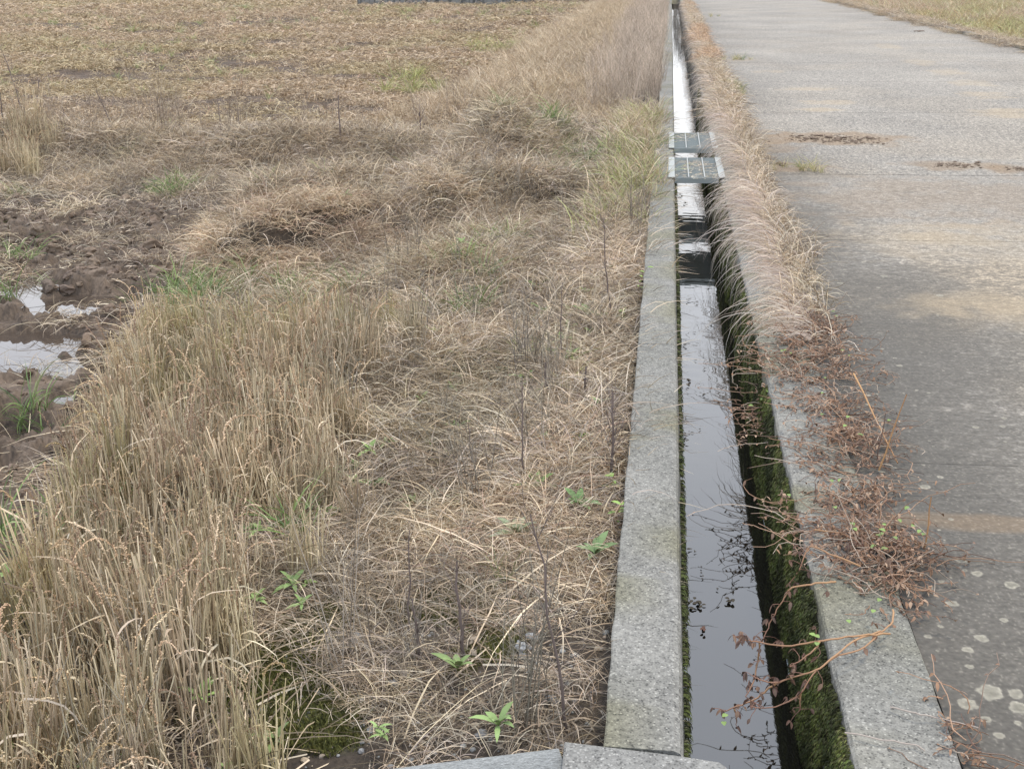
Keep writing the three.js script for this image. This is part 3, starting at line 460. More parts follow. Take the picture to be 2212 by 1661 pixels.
{
  const spots2 = [[1140, 350, 0.55, 60], [1290, 370, 0.55, 34], [1200, 425, 0.2, 16], [370, 395, 0.22, 14], [470, 610, 0.4, 9], [600, 590, 0.3, 5], [690, 640, 0.3, 7], [560, 660, 0.4, 5], [250, 800, 0.2, 3], [60, 875, 0.15, 3], [1080, 560, 0.12, 5], [730, 425, 0.3, 8], [640, 470, 0.3, 8], [900, 190, 0.6, 12], [890, 165, 0.4, 6], [680, 1200, 0.1, 2],   [1000, 640, 0.2, 5], [980, 720, 0.2, 5], [30, 560, 0.5, 5], [1050, 100, 0.8, 14], [420, 620, 0.3, 10], [30, 1200, 0.3, 8], [1390, 430, 0.4, 14], [1400, 320, 0.4, 10]];
  const r = rng(8), out = [];
  for (const [px, py, R, n] of spots2) { const c = at(px, py, -0.22); for (let k = 0; k < n; k++) { const d = disc(r, R), x = c[0] + d[0], z = c[2] + d[2] * 1.3; if (x < -0.13) out.push({ x, z, y: height(x, z) + 0.01, r: r() * 6.28, s: (0.6 + r() * 0.5) * (c[2] < -14 ? 1.5 : 1), c: py < 200 ? [2.0, 1.5, 1.7] : shade(r, 0.4) }); } }
  out.push(...strew(9, -6, -0.3, -13.5, -1.8, 700, (x, z, rr, p) => { p.s = 0.35 + rr() * 0.5; p.c = shade(rr, 0.5); p.c = p.c.map((v, i) => v * [1.35, 1.1, 1.3][i]); return (1 - mudness(x, z) * 0.9) * smooth(0.4, 0.65, greenN(x, z)) * 0.6 * smooth(-0.9, -2.4, z + (x > -1.6 && x < -0.9 && z > -3 ? 9 : 0)); }));
  scatter('green_grass', 'fresh green grass tufts sprouting among the dry grass', 'grass', G.green, out);
}
// ploughed field under chopped straw
{
  const out = [];
  const layer = (seed, z0, z1, n, s) => out.push(...strew(seed, 0, 1, z0, z1, n, (u, z, r, p) => {
    const zz = -Math.exp(lerp(Math.log(-z0), Math.log(-z1), r())); p.z = zz; const w = -zz * 0.62 + 2; p.x = -0.4 - u * w;
    const bare = smooth(0.62, 0.52, fbm(p.x * 0.35, zz * 0.9, 4, 440) * 0.75 + fbm(p.x * 2.6, zz * 3.2, 3, 442) * 0.25), verge = smooth(-2.2, -3.4, p.x); p.y = height(p.x, zz) + 0.004; p.s = s * (0.6 + r() * 0.6); p.c = shade(r, 0.5).map((v, i) => v * [0.86, 0.81, 0.76][i]);
    const gn = smooth(0.5, 0.62, fbm(p.x * 0.35 + 5, zz * 0.3, 3, 441)); p.c = [p.c[0] * (1 - 0.05 * gn), p.c[1] * (1 - 0.02 * gn), p.c[2] * (1 - 0.1 * gn)];
    return lerp(0.15, 1, verge) * (1 - 0.95 * bare) * 0.85;
  }));
  layer(10, -14.2, -24, 24000, 1.0); layer(11, -24, -38, 24000, 1.35); layer(12, -38, -62, 20000, 1.9); layer(24, -60, -105, 9000, 3.2);
  scatter('chopped_straw', 'chopped straw strewn over the ploughed field behind the bund', 'straw', G.field, out);
  scatter('green_grass', 'yellow green regrowth scattered over the ploughed field', 'grass', G.green, strew(13, -30, -2.6, -58, -14.3, 5000, (x, z, r, p) => { if (x < z * 0.66 - 2) return 0; p.s = (0.45 + r() * 0.5) * lerp(1, 1.7, smooth(-15, -50, z)); p.c = r() < 0.35 ? [1.7, 1.45, 1.6] : [2.7, 1.5, 2.7]; return smooth(0.5, 0.7, fbm(x * 0.35 + 5, z * 0.3, 3, 441)) * 0.25 + 0.1; }));
}
scatter('tall_grass', 'orange tan tall grass along the far verge of the field', 'grass', G.upright, strew(14, -5.5, -0.2, -58, -12.5, 15000, (x, z, r, p) => { p.s = lerp(0.5, 1.0, r()) * lerp(1, 1.25, smooth(-20, -50, z)); p.c = shade(r, 0.3); p.tx = (r() - 0.5) * 0.25; const n = (fbm(x * 0.8, z * 0.5, 3, 450) - 0.5) * 1.6; return smooth(-3.6, -2.6, x + n) * (0.45 + 0.55 * smooth(-13, -16, z)) * smooth(-0.15, -1.2, x) * 0.9; }));
scatter('dead_weeds', 'purple grey dead weeds crowding the left kerb in the distance', 'weeds', G.weed, strew(15, -1.5, -0.12, -57, -12.8, 5200, (x, z, r, p) => { p.s = lerp(0.5, 0.9, r()); const wv = 1.5 + r() * 1.1; p.c = [wv * 1.03, wv * 0.97, wv * 0.96]; const n = (fbm(x, z * 0.6, 3, 460) - 0.5) * 1.2; return smooth(-1.25, -0.6, x + n * 0.6) * smooth(-13.2, -17, z + n * 2) * 0.6; }));
scatter('dead_weeds', 'thin grey dead weeds standing along the bund', 'weeds', G.weed, strew(16, -11, -1.2, -15.5, -11.8, 1100, (x, z, r, p) => { p.s = lerp(0.5, 1.15, r()); p.c = [1.3, 1.2, 1.15]; return Math.exp(-((distPoly(x, z + 0.35, BUND) / 0.5) ** 2)) * smooth(-1.8, -5, x) * 0.4 + 0.02; }));
scatter('dead_weeds', 'thin grey weed stems scattered through the verge straw', 'weeds', G.weed, strew(47, -1.6, -0.14, -9, -1.9, 52, (x, z, r, p) => { p.s = 0.35 + r() * 0.4; p.c = shade(r, 0.4); return 0.75; }));
scatter('low_weeds', 'small leafy green weeds dotted through the verge straw', 'green weed', G.leafy, strew(49, -2.2, -0.14, -10, -1.8, 420, (x, z, r, p) => { p.s = 0.6 + r() * 0.7; p.y = height(x, z) + 0.03 + 0.03 * r(); p.c = shade(r, 0.5); return 0.1 + 0.8 * smooth(0.5, 0.62, fbm(x * 1.7, z * 1.2, 3, 499)); }));
// right of the road
scatter('dry_grass', 'tan straw grass fringing the kerb across the road', 'grass', G.mat, strew(17, 6.15, 9.5, -58, -14, 9000, (x, z, r, p) => { p.s = lerp(0.9, 1.6, r()); p.c = shade(r, 0.3); p.y = x < 6.42 ? -0.01 : height(x, z); if (x > 6.4 && x < 6.58) p.y = 0.055; return x < 6.42 ? 0.32 * smooth(6.15, 6.42, x + (fbm(z, 1, 3, 9) - 0.5) * 0.3) : x < 6.58 ? 0.3 : 0.9 * smooth(9.5, 7.5, x); }));
scatter('tall_grass', 'greenish tan grass standing in the field across the road', 'grass', G.upright, strew(18, 6.8, 24, -62, -16, 24000, (x, z, r, p) => { p.s = lerp(0.9, 1.6, r()); const g = smooth(0.4, 0.6, fbm(x * 0.5, z * 0.35, 3, 470)); p.c = [1 - 0.16 * g, 1 - 0.06 * g, 1 - 0.3 * g].map((v) => v * (0.85 + r() * 0.3)); return smooth(6.8, 8, x) * 0.9; }));
// the right kerb: pale grass rooted in the joint and combed over the wall
{
  const r = rng(19), out = [], roots = [];
  for (let z = -5.2; z > -50; z -= lerp(0.014, 0.05, smooth(-8, -30, z))) {
    const thick = smooth(-4.9, -6.2, z) * lerp(1, 0.55, smooth(-12.5, -16, z)) * (0.55 + 0.6 * vnoise(z * 1.1, 2, 480)); if (r() > thick * 0.62) continue;
    const cl = vnoise(z * 3.1, 5, 483), far = smooth(-10, -30, z); if (z < -8.5 && cl < 0.3 && r() < 0.75) continue;
    out.push({ x: 0.655 + (r() - 0.3) * 0.07, y: 0.002, z, r: (vnoise(z * 2.3, 8, 484) - 0.5) * 1.5 + (r() - 0.5) * 0.5, s: lerp(0.55, 1.15, r()) * (0.7 + 0.5 * cl), tz: (r() - 0.5) * 0.2, c: shade(r, 0.3).map((v) => v * 1.18), wide: 1 });
    if (r() < 0.55) roots.push({ x: 0.66 + (r() - 0.35) * 0.14, y: 0, z, r: r() * 6.28, s: lerp(0.6, 1.15, r()), c: shade(r, 0.3), tz: -0.2 });
  }
  for (let z = -12.5; z > -52; z -= 0.02) if (r() < 0.6) roots.push({ x: 0.6 + (r() - 0.4) * 0.24 + 0.1 * vnoise(z * 0.8, 1, 481), y: 0, z, r: r() * 6.28, s: 0.8 + r() * 0.6, c: vnoise(z * 0.5, 4, 482) > 0.6 ? [1, 0.88, 0.8] : shade(r, 0.3) });
  scatter('overhanging_grass', 'pale grass combed over the right wall and hanging into the channel', 'grass', G.comb, out);
  scatter('kerb_grass', 'tan grass rooted in the joint between right wall and road', 'grass', G.root, roots);
  const tufts = []; for (const [px, py, n, R] of [[1590, 128, 9, 0.3], [1540, 35, 6, 0.4], [1580, 190, 26, 0.16], [1590, 205, 20, 0.1], [1690, 362, 6, 0.25], [1500, 55, 8, 0.15], [1740, 368, 3, 0.15]]) { const c = at(px, py); for (let k = 0; k < n; k++) { const d = disc(r, R); tufts.push({ x: Math.max(0.67, c[0] + d[0]), y: -0.012, z: c[2] + d[2] * 0.5, r: r() * 6.28, s: 0.25 + r() * 0.4, c: r() < 0.75 ? [2.3, 1.55, 2.2] : shade(r, 0.3) }); } }
  scatter('green_grass', 'low green tufts growing in cracks along the left edge of the road', 'grass', G.green, tufts);
}
{
  const r = rng(26), on = []; for (let k = 0; k < 26; k++) { const b = r() < 0.62, z = b ? -9.5 - r() * 0.95 : -11.1 - r() * 0.95; on.push({ x: 0.1 + r() * 0.34, y: 0.006, z, r: r() * 6.28, s: 0.3 + r() * 0.25, tall: 0.2, c: shade(r, 0.4) }); }
  scatter('loose_straw', 'straw bits blown on to the steel gratings', 'straw', G.chips, on);
  scatter('kerb_grass', 'tan and green grass leaning over the left kerb beside the gratings', 'grass', G.upright, strew(27, -0.5, -0.08, -14, -7.6, 300, (x, z, rr, p) => { p.s = 0.5 + rr() * 0.45; p.tz = -0.25 * rr(); const g = rr() < 0.35; p.c = g ? [0.65, 0.85, 0.5] : shade(rr, 0.3); return smooth(-7.4, -9.2, z) * 0.9; }));
}
scatter('channel_weeds', 'dark dead weeds standing in the far stretch of the channel', 'weeds', G.weed, strew(48, 0.12, 0.4, -62, -24, 46, (x, z, r, p) => { p.y = WATER - 0.02; p.s = 0.45 + r() * 0.45; p.c = shade(r, 0.5); return smooth(-20, -26, z + 6 * (fbm(z * 0.5, 3, 2, 5) - 0.5)); }));
{
  const r = rng(28), rag = []; for (let k = 0; k < 190; k++) { const z = -5.6 - 16 * r(); if (vnoise(z * 1.7, 3, 485) < 0.42) continue; rag.push({ x: 0.66 + r() * 0.13, y: -0.008, z, r: r() * 6.28, s: 0.45 + r() * 0.55, tz: -0.3 * r(), c: shade(r, 0.4) }); }
  scatter('kerb_grass', 'ragged dry tufts leaning from the right wall joint on to the road', 'grass', G.shaggy, rag);
}
// moss on both walls
{
  const r = rng(20), out = [];
  for (let k = 0; k < 42000; k++) {
    const z = -1.2 - 16 * Math.pow(r(), 1.6), u = r(), y = -0.012 - 0.41 * Math.pow(u, 1.1), n = fbm(z * 5, y * 5, 4, 490), top = smooth(-0.005, -0.05 - 0.04 * fbm(z * 9, 1, 3, 491), y); if (r() > top * smooth(0.36, 0.54, n + 0.1)) continue;
    const b = lerp(0.6, 1.7, smooth(0.3, 0.7, fbm(z * 7, y * 7, 3, 494))); out.push({ x: 0.431 + y * 0.043, y, z, r: 0, s: 0.45 + r() * 0.4, c: [b * (0.9 + 0.25 * r()), b, b * 0.9] });
  }
  for (let k = 0; k < 1400; k++) { const z = -1.2 - 10 * Math.pow(r(), 1.5), y = -0.04 - 0.37 * r(); if (fbm(z * 4, y * 6, 3, 492) < 0.42) continue; out.push({ x: 0.073 - y * 0.06, y, z, r: Math.PI, s: 0.6 + r() * 0.5, c: shade(r, 0.6) }); }
  scatter('wall_moss', 'dark green moss hanging on the channel walls above the water', 'moss', G.moss, out);
  scatter('ground_moss', 'yellow green moss cushions on the bare gravel beside the kerb', 'moss', G.cushion, strew(21, -1.4, -0.12, -3.8, -1.8, 9000, (x, z, rr, p) => { p.s = 0.6 + rr() * 0.7; p.c = shade(rr, 0.4); return mossAt(x, z) * 0.9; }));
}

// ------------------------------------------------------------ green rosettes in the dry grass
const ROSE = [
  [1250, 1135, 0.1, 'broad green leaf rosette close to the kerb, level with the vine across the channel', [0.1, 0.22, 0.06]], [1115, 1185, 0.1, 'pale grey green rosette left of the broad green one near the dead stalk', [0.2, 0.28, 0.14]],
  [1160, 1085, 0.1, 'bright green rosette with long spread leaves under the tall dead stalk', [0.13, 0.26, 0.06]], [990, 1485, 0.085, 'small light green rosette alone among moss near the bottom', [0.16, 0.28, 0.08]],
  [1285, 1245, 0.1, 'single long green leaves leaning against the left kerb', [0.13, 0.24, 0.08]], [968, 1060, 0.07, 'small green rosette in straw, leftmost below mid height', [0.15, 0.27, 0.06]],
  [1165, 632, 0.14, 'wide green rosette at the edge of the pink grass mound', [0.14, 0.27, 0.06]], [1180, 690, 0.14, 'green rosette just below the wide one by the pink mound', [0.14, 0.25, 0.07]],
  [1275, 712, 0.14, 'upright green leaves left of the blue grey stone', [0.16, 0.28, 0.08]], [1235, 700, 0.11, 'small rosette between two larger ones left of the blue grey stone', [0.2, 0.3, 0.12]], [990, 918, 0.07, 'tiny bright green sprout in tan straw left of the dark stumps', [0.14, 0.3, 0.05]],
];
ROSE.forEach(([px, py, R, label, col], k) => {
  const [x, , z] = at(px, py, -0.13), y = height(x, z) + 0.045, o = thing('weed_rosette', label, 'green weed', [x, y, z], 'green rosettes in the dry grass'), r = rng(500 + k), n = 6 + ((r() * 4) | 0), kk = Math.max(1, -z / 3.6);
  for (let i = 0; i < n; i++) { const t = new Tuft(), a = (i / n) * 6.283 + r() * 0.6, el = 0.35 + r() * 0.75, L = R * (0.6 + r() * 0.55); t.leaf([0, 0, 0], [Math.cos(a) * Math.cos(el), Math.sin(el), Math.sin(a) * Math.cos(el)], L, L * (0.2 + 0.08 * r()), vary(r, [col[0] * 1.2, col[1] * 0.95, col[2] * 1.1], 0.35), [0, 1, 0.01], 0.35); mesh('leaf', t.build(), M.blade, o); }
});

// ------------------------------------------------------------ dead stalks one can tell apart
const STALKS = [
  // base x, y, top x, y, level, thickness, branches, label
  [1140, 1080, 1131, 808, -0.14, 0.0026, 3, 'tallest thin brown dead stalk standing in the verge straw'], [1181, 885, 1178, 780, -0.14, 0.006, 2, 'thick dark dead stump standing upright in the straw'],
  [1262, 900, 1268, 800, -0.14, 0.005, 3, 'dark dead stump right of the thick one'], [1160, 1055, 1156, 992, -0.14, 0.008, 0, 'short black rotten stump beside a green rosette'],
  [1325, 1060, 1330, 850, -0.12, 0.004, 12, 'many-branched dark dead weed leaning on the left kerb'], [1230, 1600, 1150, 1110, -0.12, 0.0028, 7, 'long slanting dead stalk with fuzzy side twigs near the bottom'],
  [1003, 1440, 992, 1200, -0.13, 0.004, 6, 'dark forked dead stalk over the moss'], [905, 1430, 892, 1280, -0.14, 0.004, 5, 'leftmost short dark dead stalk by the moss'], [880, 1385, 893, 1130, -0.16, 0.0022, 4, 'slim straight dead stalk behind the mossy ground'],
  [1030, 1050, 1018, 900, -0.16, 0.0025, 3, 'slim dead stalk left of the tallest one'], [1215, 800, 1222, 610, -0.13, 0.0025, 5, 'grey dead stalk in front of the rosettes by the pink mound'], [1325, 705, 1300, 480, -0.12, 0.003, 7, 'grey dead stalk beside the blue grey stone'],
  [12, 278, 8, 170, -0.1, 0.008, 4, 'dark dead stalk on the bund at the left edge of the picture'], [66, 255, 30, 100, -0.1, 0.006, 8, 'tall leaning dead stalk second from the left on the bund'], [92, 262, 88, 140, -0.1, 0.006, 5, 'upright dead stalk third from the left on the bund'],
  [120, 280, 124, 215, -0.1, 0.012, 1, 'short black clump of stalks on the bund'], [142, 262, 136, 195, -0.1, 0.006, 4, 'short dead stalk right of the black clump on the bund'], [245, 240, 212, 165, -0.1, 0.007, 8, 'bushy dead stalk leaning left on the bund'],
  [390, 300, 380, 225, -0.1, 0.006, 2, 'leaning bare stalk mid bund'], [483, 290, 478, 185, -0.1, 0.007, 2, 'left one of a pair of straight dark stalks on the bund'], [522, 288, 520, 205, -0.1, 0.007, 2, 'right one of a pair of straight dark stalks on the bund'],
  [738, 335, 735, 225, -0.12, 0.006, 4, 'dark stalk standing before the bund below green shoots'], [915, 290, 908, 210, -0.12, 0.008, 10, 'bushy dark weed at the right end of the bund'],
];
STALKS.forEach(([bx, by, tx, ty, lvl, rad, nb, label], k) => {
  const a = at(bx, by, lvl), y0 = height(a[0], a[2]), r = rng(600 + k), dist = Math.hypot(a[0], 1.7, a[2]);
  const H = ((by - ty) / 2600) * dist * 1.04, lean = ((tx - bx) / 2600) * dist, o = thing('dead_stalk', label, 'dead weed', [a[0], y0 - 0.01, a[2]], 'dead weed stalks');
  const n = 9, pts = []; let wob = 0; for (let i = 0; i <= n; i++) { const f = i / n; wob += (r() - 0.5) * 0.03 * H; pts.push([lean * f + wob, H * f, (r() - 0.5) * 0.01 + 0.1 * H * f * (r() * 0.2)]); }
  const col = rad > 0.0045 && dist < 9 ? [0.055, 0.045, 0.04] : [0.12, 0.09, 0.075], t = new Tuft(); t.stem(pts, rad * 1.6, rad * 0.6, col, mix3(col, [0.2, 0.15, 0.13], 0.6), 5); mesh('stem', t.build(), M.blade, o);
  if (nb) { const b = new Tuft(); for (let i = 0; i < nb * 2; i++) { const q = pts[2 + ((r() * (n - 2)) | 0)], L = (0.1 + r() * 0.32) * H * (nb > 9 ? 1.4 : 0.8), p = arc(r, q, r() * 6.283, 0.7 + r() * 0.5, L, -0.2, 4, 0.25); b.stem(p, rad * 0.35, rad * 0.15, [0.13, 0.1, 0.085]); for (let j = 0; j < 5; j++) b.stem(arc(r, p[1 + ((r() * 4) | 0)], r() * 6.283, 0.6, L * 0.25, 0, 2, 0.3), rad * 0.16, rad * 0.1, [0.2, 0.16, 0.13]); } mesh('twigs', b.build(), M.blade, o); }
});

// ------------------------------------------------------------ stones
function lumpGeo(seed, rx, ry, rz, c0, c1, rough = 0.35, det = 3) {
  const g = new THREE.IcosahedronGeometry(1, det), p = g.attributes.position, c = new Float32Array(p.count * 3);
  for (let i = 0; i < p.count; i++) { const x = p.getX(i), y = p.getY(i), z = p.getZ(i), n = fbm(x * 1.4 + seed * 3.1, y * 1.4 + z * 2.1 + seed, 4, seed), k = 1 + (n - 0.5) * rough * 2; p.setXYZ(i, x * rx * k, Math.max(-0.6, y) * ry * k, z * rz * k); c.set(mix3(c0, c1, clamp(fbm(x * 4 + seed, z * 4 + y * 3, 3, seed + 9) * 1.4 - 0.2)), i * 3); }
  g.setAttribute('color', new THREE.BufferAttribute(c, 3)); g.computeVertexNormals(); return g;
}
const GREY = [[0.17, 0.165, 0.155], [0.27, 0.265, 0.25]], TAN = [[0.3, 0.235, 0.16], [0.42, 0.35, 0.26]], PALE = [[0.3, 0.3, 0.28], [0.42, 0.42, 0.4]];
const STONES = [
  [1331, 722, 0.035, [[0.2, 0.24, 0.265], [0.3, 0.34, 0.36]], 'blue grey stone in dark grass beside the left kerb'], [1307, 764, 0.028, TAN, 'tan stone just below the blue grey one'], [1232, 870, 0.022, GREY, 'flat grey stone by the dark dead stumps'],
  [1212, 1007, 0.011, PALE, 'small white pebble beside a green rosette'], [1023, 1388, 0.017, TAN, 'tan pebble in the moss, farther one of two'], [1024, 1416, 0.012, TAN, 'tan pebble in the moss, nearer one of two'],
  [1180, 1250, 0.0, GREY, ''], [1150, 1120, 0.02, GREY, 'grey stone below the long slanting stalk'], [768, 1350, 0.02, GREY, 'grey stone half hidden left of the moss'], [850, 1470, 0.012, GREY, 'grey pebble left of the small rosette'], [905, 1465, 0.009, PALE, 'tiny white pebble left of the small rosette'],
  [1125, 1410, 0.018, PALE, 'pale grey stone at the foot of the slanting stalk'], [1150, 1390, 0.014, PALE, 'pale stone next to the slanting stalk foot'], [1190, 1475, 0.013, TAN, 'tan stone right of the slanting stalk'], [1040, 1600, 0.014, GREY, 'grey pebble near the catch basin'], [1080, 1575, 0.012, TAN, 'tan pebble near the catch basin'],
];
const stoneMat = M.stone;
STONES.forEach(([px, py, R, [a, b], label], k) => { if (!R) return; const [x, , z] = at(px, py, -0.11), m = mesh('stone', lumpGeo(700 + k, R * 1.1, R * 0.6, R * 0.8, a.map((v) => v * 0.8), b.map((v) => v * 0.8), 0.65, 3), stoneMat); m.position.set(x, height(x, z) + R * 0.35 + 0.012, z); m.rotation.y = k; tag(m, label, 'stone', 'stones in the dry grass'); });
{ // scattered small gravel of the bare patch
  const geos = variants(4, (k) => lumpGeo(760 + k, 0.01, 0.007, 0.009, k % 2 ? GREY[0] : TAN[0], k % 2 ? PALE[0] : TAN[1], 0.4, 1));
  scatter('gravel', 'small grey and tan gravel on the bare ground beside the kerb', 'gravel', geos, strew(22, -1.5, -0.12, -5, -1.7, 6000, (x, z, r, p) => { p.s = 0.2 + r() * r() * r() * 1.5; p.y = height(x, z) + 0.002; p.c = shade(r, 0.5); return 0.2 + 0.6 * barrenAt(x, z); }), M.stone);
}
{
  const geos = variants(5, (k) => lumpGeo(780 + k, 0.045, 0.032, 0.036, [0.12, 0.083, 0.054], [0.2, 0.145, 0.1], 0.9, 2));
  scatter('mud_lumps', 'broken brown lumps of mud around the puddles', 'mud', geos, strew(44, -7.5, -1.9, -10.4, -3.4, 16000, (x, z, r, p) => { p.s = 0.2 + r() * r() * 1.2; p.y = height(x, z) + 0.006 * p.s; p.tx = r() * 3; p.c = shade(r, 0.4); return p.y < -0.385 ? 0.06 : mudness(x, z) * 0.62 * smooth(0.35, 0.6, fbm(x * 2.4, z * 3, 3, 445)); }), M.stone);
}
scatter('loose_straw', 'bits of straw pressed into the churned mud', 'straw', G.chips, strew(46, -7.5, -1.8, -10.4, -3.2, 1500, (x, z, r, p) => { p.s = 0.35 + r() * 0.5; p.tall = 0.6; p.y = height(x, z) + 0.02; p.c = shade(r, 0.6).map((v) => v * 0.8); return p.y < -0.37 ? 0.05 : 0.26 * mudness(x, z); }));
// mud clods carried on to the road
const CLODS = [[1800, 301, 80, 0.48, 0.19, 0.022, 'longest scatter of dark mud clods on the road right of the gratings'], [2065, 358, 26, 0.35, 0.1, 0.017, 'smaller line of mud clods farther right on the road'], [2200, 366, 16, 0.2, 0.08, 0.017, 'mud clods at the right edge of the picture'], [1686, 355, 5, 0.1, 0.06, 0.026, 'few mud clods beside the kerb grass at a slab joint'], [2290, 70, 8, 0.35, 0.15, 0.04, 'brown lump on the far right of the road'], [1985, 68, 7, 0.25, 0.15, 0.045, 'brown clod low on the far road']];
CLODS.forEach(([px, py, n, wx, wz, R, label], k) => {
  const c = at(px, py, -0.012), r = rng(800 + k), gs = [];
  for (let i = 0; i < n * 3; i++) { const u = (r() + r() + r() - 1.5) * 1.9 * wx, v = (r() + r() - 1) * wz * 1.9, s = R * (0.18 + r() * r() * r() * 1.1), g = lumpGeo(820 + k * 90 + i, s * 1.6, s * 0.42, s * 1.3, [0.11, 0.075, 0.05], [0.19, 0.135, 0.09], 0.6, 2); g.rotateY(r() * 6); g.translate(u * wx, s * 0.35, v + u * 0.05); gs.push(g); }
  const m = mesh('mud_clods', mergeGeometries(gs), M.soilLump); m.position.set(c[0], -0.008, c[2]); tag(m, label, 'mud', 'mud dropped on the road');
});

// ------------------------------------------------------------ withered red-brown creepers on the right kerb
function creeper(label, px, py, rx, rz, n, seed, h = 0.1, greens = 5) {
  const c = at(px, py, 0.0), o = thing('withered_creeper', label, 'creeper', [c[0], 0, c[2]], 'withered creepers on the right kerb'), r = rng(seed), st = new Tuft(), lf = new Tuft();
  for (let k = 0; k < n * 0.95; k++) {
    const d = disc(r, 1.15), stretch = 0.6 + 0.8 * r(), q = [d[0] * rx * 0.8 * stretch, 0.004 + r() * 0.02, d[2] * rz * 1.25 * stretch], tall = Math.max(0, 1 - Math.hypot(d[0], d[2])) * (0.4 + 0.9 * vnoise(d[0] * 3 + seed, d[2] * 3, 930)), p = arc(r, q, r() * 6.283, 0.1 + r() * 1.1, 0.06 + r() * r() * 0.36, 1.3, 8, 0.75, 0.004);
    for (const a of p) a[1] *= 0.35 + tall * h * 7; const col = vary(r, pick(r, PAL.rust), 0.4); st.stem(p, 0.0018, 0.0009, col);
    for (let j = 1; j < p.length; j++) if (r() < 0.42) { const a = r() * 6.283; lf.leaf(p[j], [Math.cos(a), (r() - 0.6) * 0.8, Math.sin(a)], 0.008 + r() * 0.012, 0.005 + r() * 0.006, vary(r, pick(r, [[0.27, 0.14, 0.08], [0.2, 0.1, 0.06], [0.36, 0.23, 0.15], [0.16, 0.085, 0.06]]), 0.4), [r() - 0.5, 1, r() - 0.5], 0.5); }
  }
  mesh('stems', st.build(), M.blade, o); mesh('dry_leaves', lf.build(), M.blade, o);
  for (let k = 0; k < greens; k++) { const d = disc(r, 0.8), t = new Tuft(), a = r() * 6.283; t.leaf([0, 0, 0], [Math.cos(a), 0.4, Math.sin(a)], 0.014 + r() * 0.012, 0.009 + r() * 0.006, vary(r, [0.17, 0.25, 0.065], 0.5), [0, 1, 0.1], 0.3); tag(mesh('green_leaf', t.build(), M.blade, o), 'fresh green leaf').position.set(d[0] * rx, 0.05 + 0.07 * r(), d[2] * rz); }
  return o;
}
creeper('reddish creeper clump farthest along the kerb, below the combed grass', 1745, 720, 0.16, 0.3, 240, 901, 0.16, 2);
creeper('broad rusty creeper clump spreading on to the road beside the water', 1760, 800, 0.26, 0.22, 260, 902, 0.13, 5);
creeper('thin rusty creeper hanging over the mossy wall into the channel', 1610, 830, 0.09, 0.25, 70, 903, 0.05, 3);
creeper('rusty creeper clump midway along the kerb with upright orange stems', 1830, 970, 0.16, 0.2, 210, 904, 0.14, 5);
creeper('dense rusty creeper clump nearest the camera, dotted with green leaves', 1910, 1210, 0.14, 0.17, 300, 905, 0.17, 14);
creeper('sparse rusty creeper between the two middle clumps', 1790, 880, 0.14, 0.13, 90, 908, 0.07, 2);
creeper('sparse rusty creeper just beyond the dense nearest clump', 1850, 1090, 0.12, 0.1, 90, 909, 0.08, 2);
creeper('flat straggling creeper stems on the bare kerb top', 1760, 1140, 0.12, 0.15, 70, 906, 0.05, 2);
creeper('small pale creeper remnant in the joint at the bottom right', 2085, 1600, 0.035, 0.1, 26, 907, 0.03, 0);
{ // hanging part below the edge
  const hang = scene.children.find((o) => o.userData.label && o.userData.label.startsWith('thin rusty')); hang.position.x = 0.41; hang.position.y = -0.13;
}
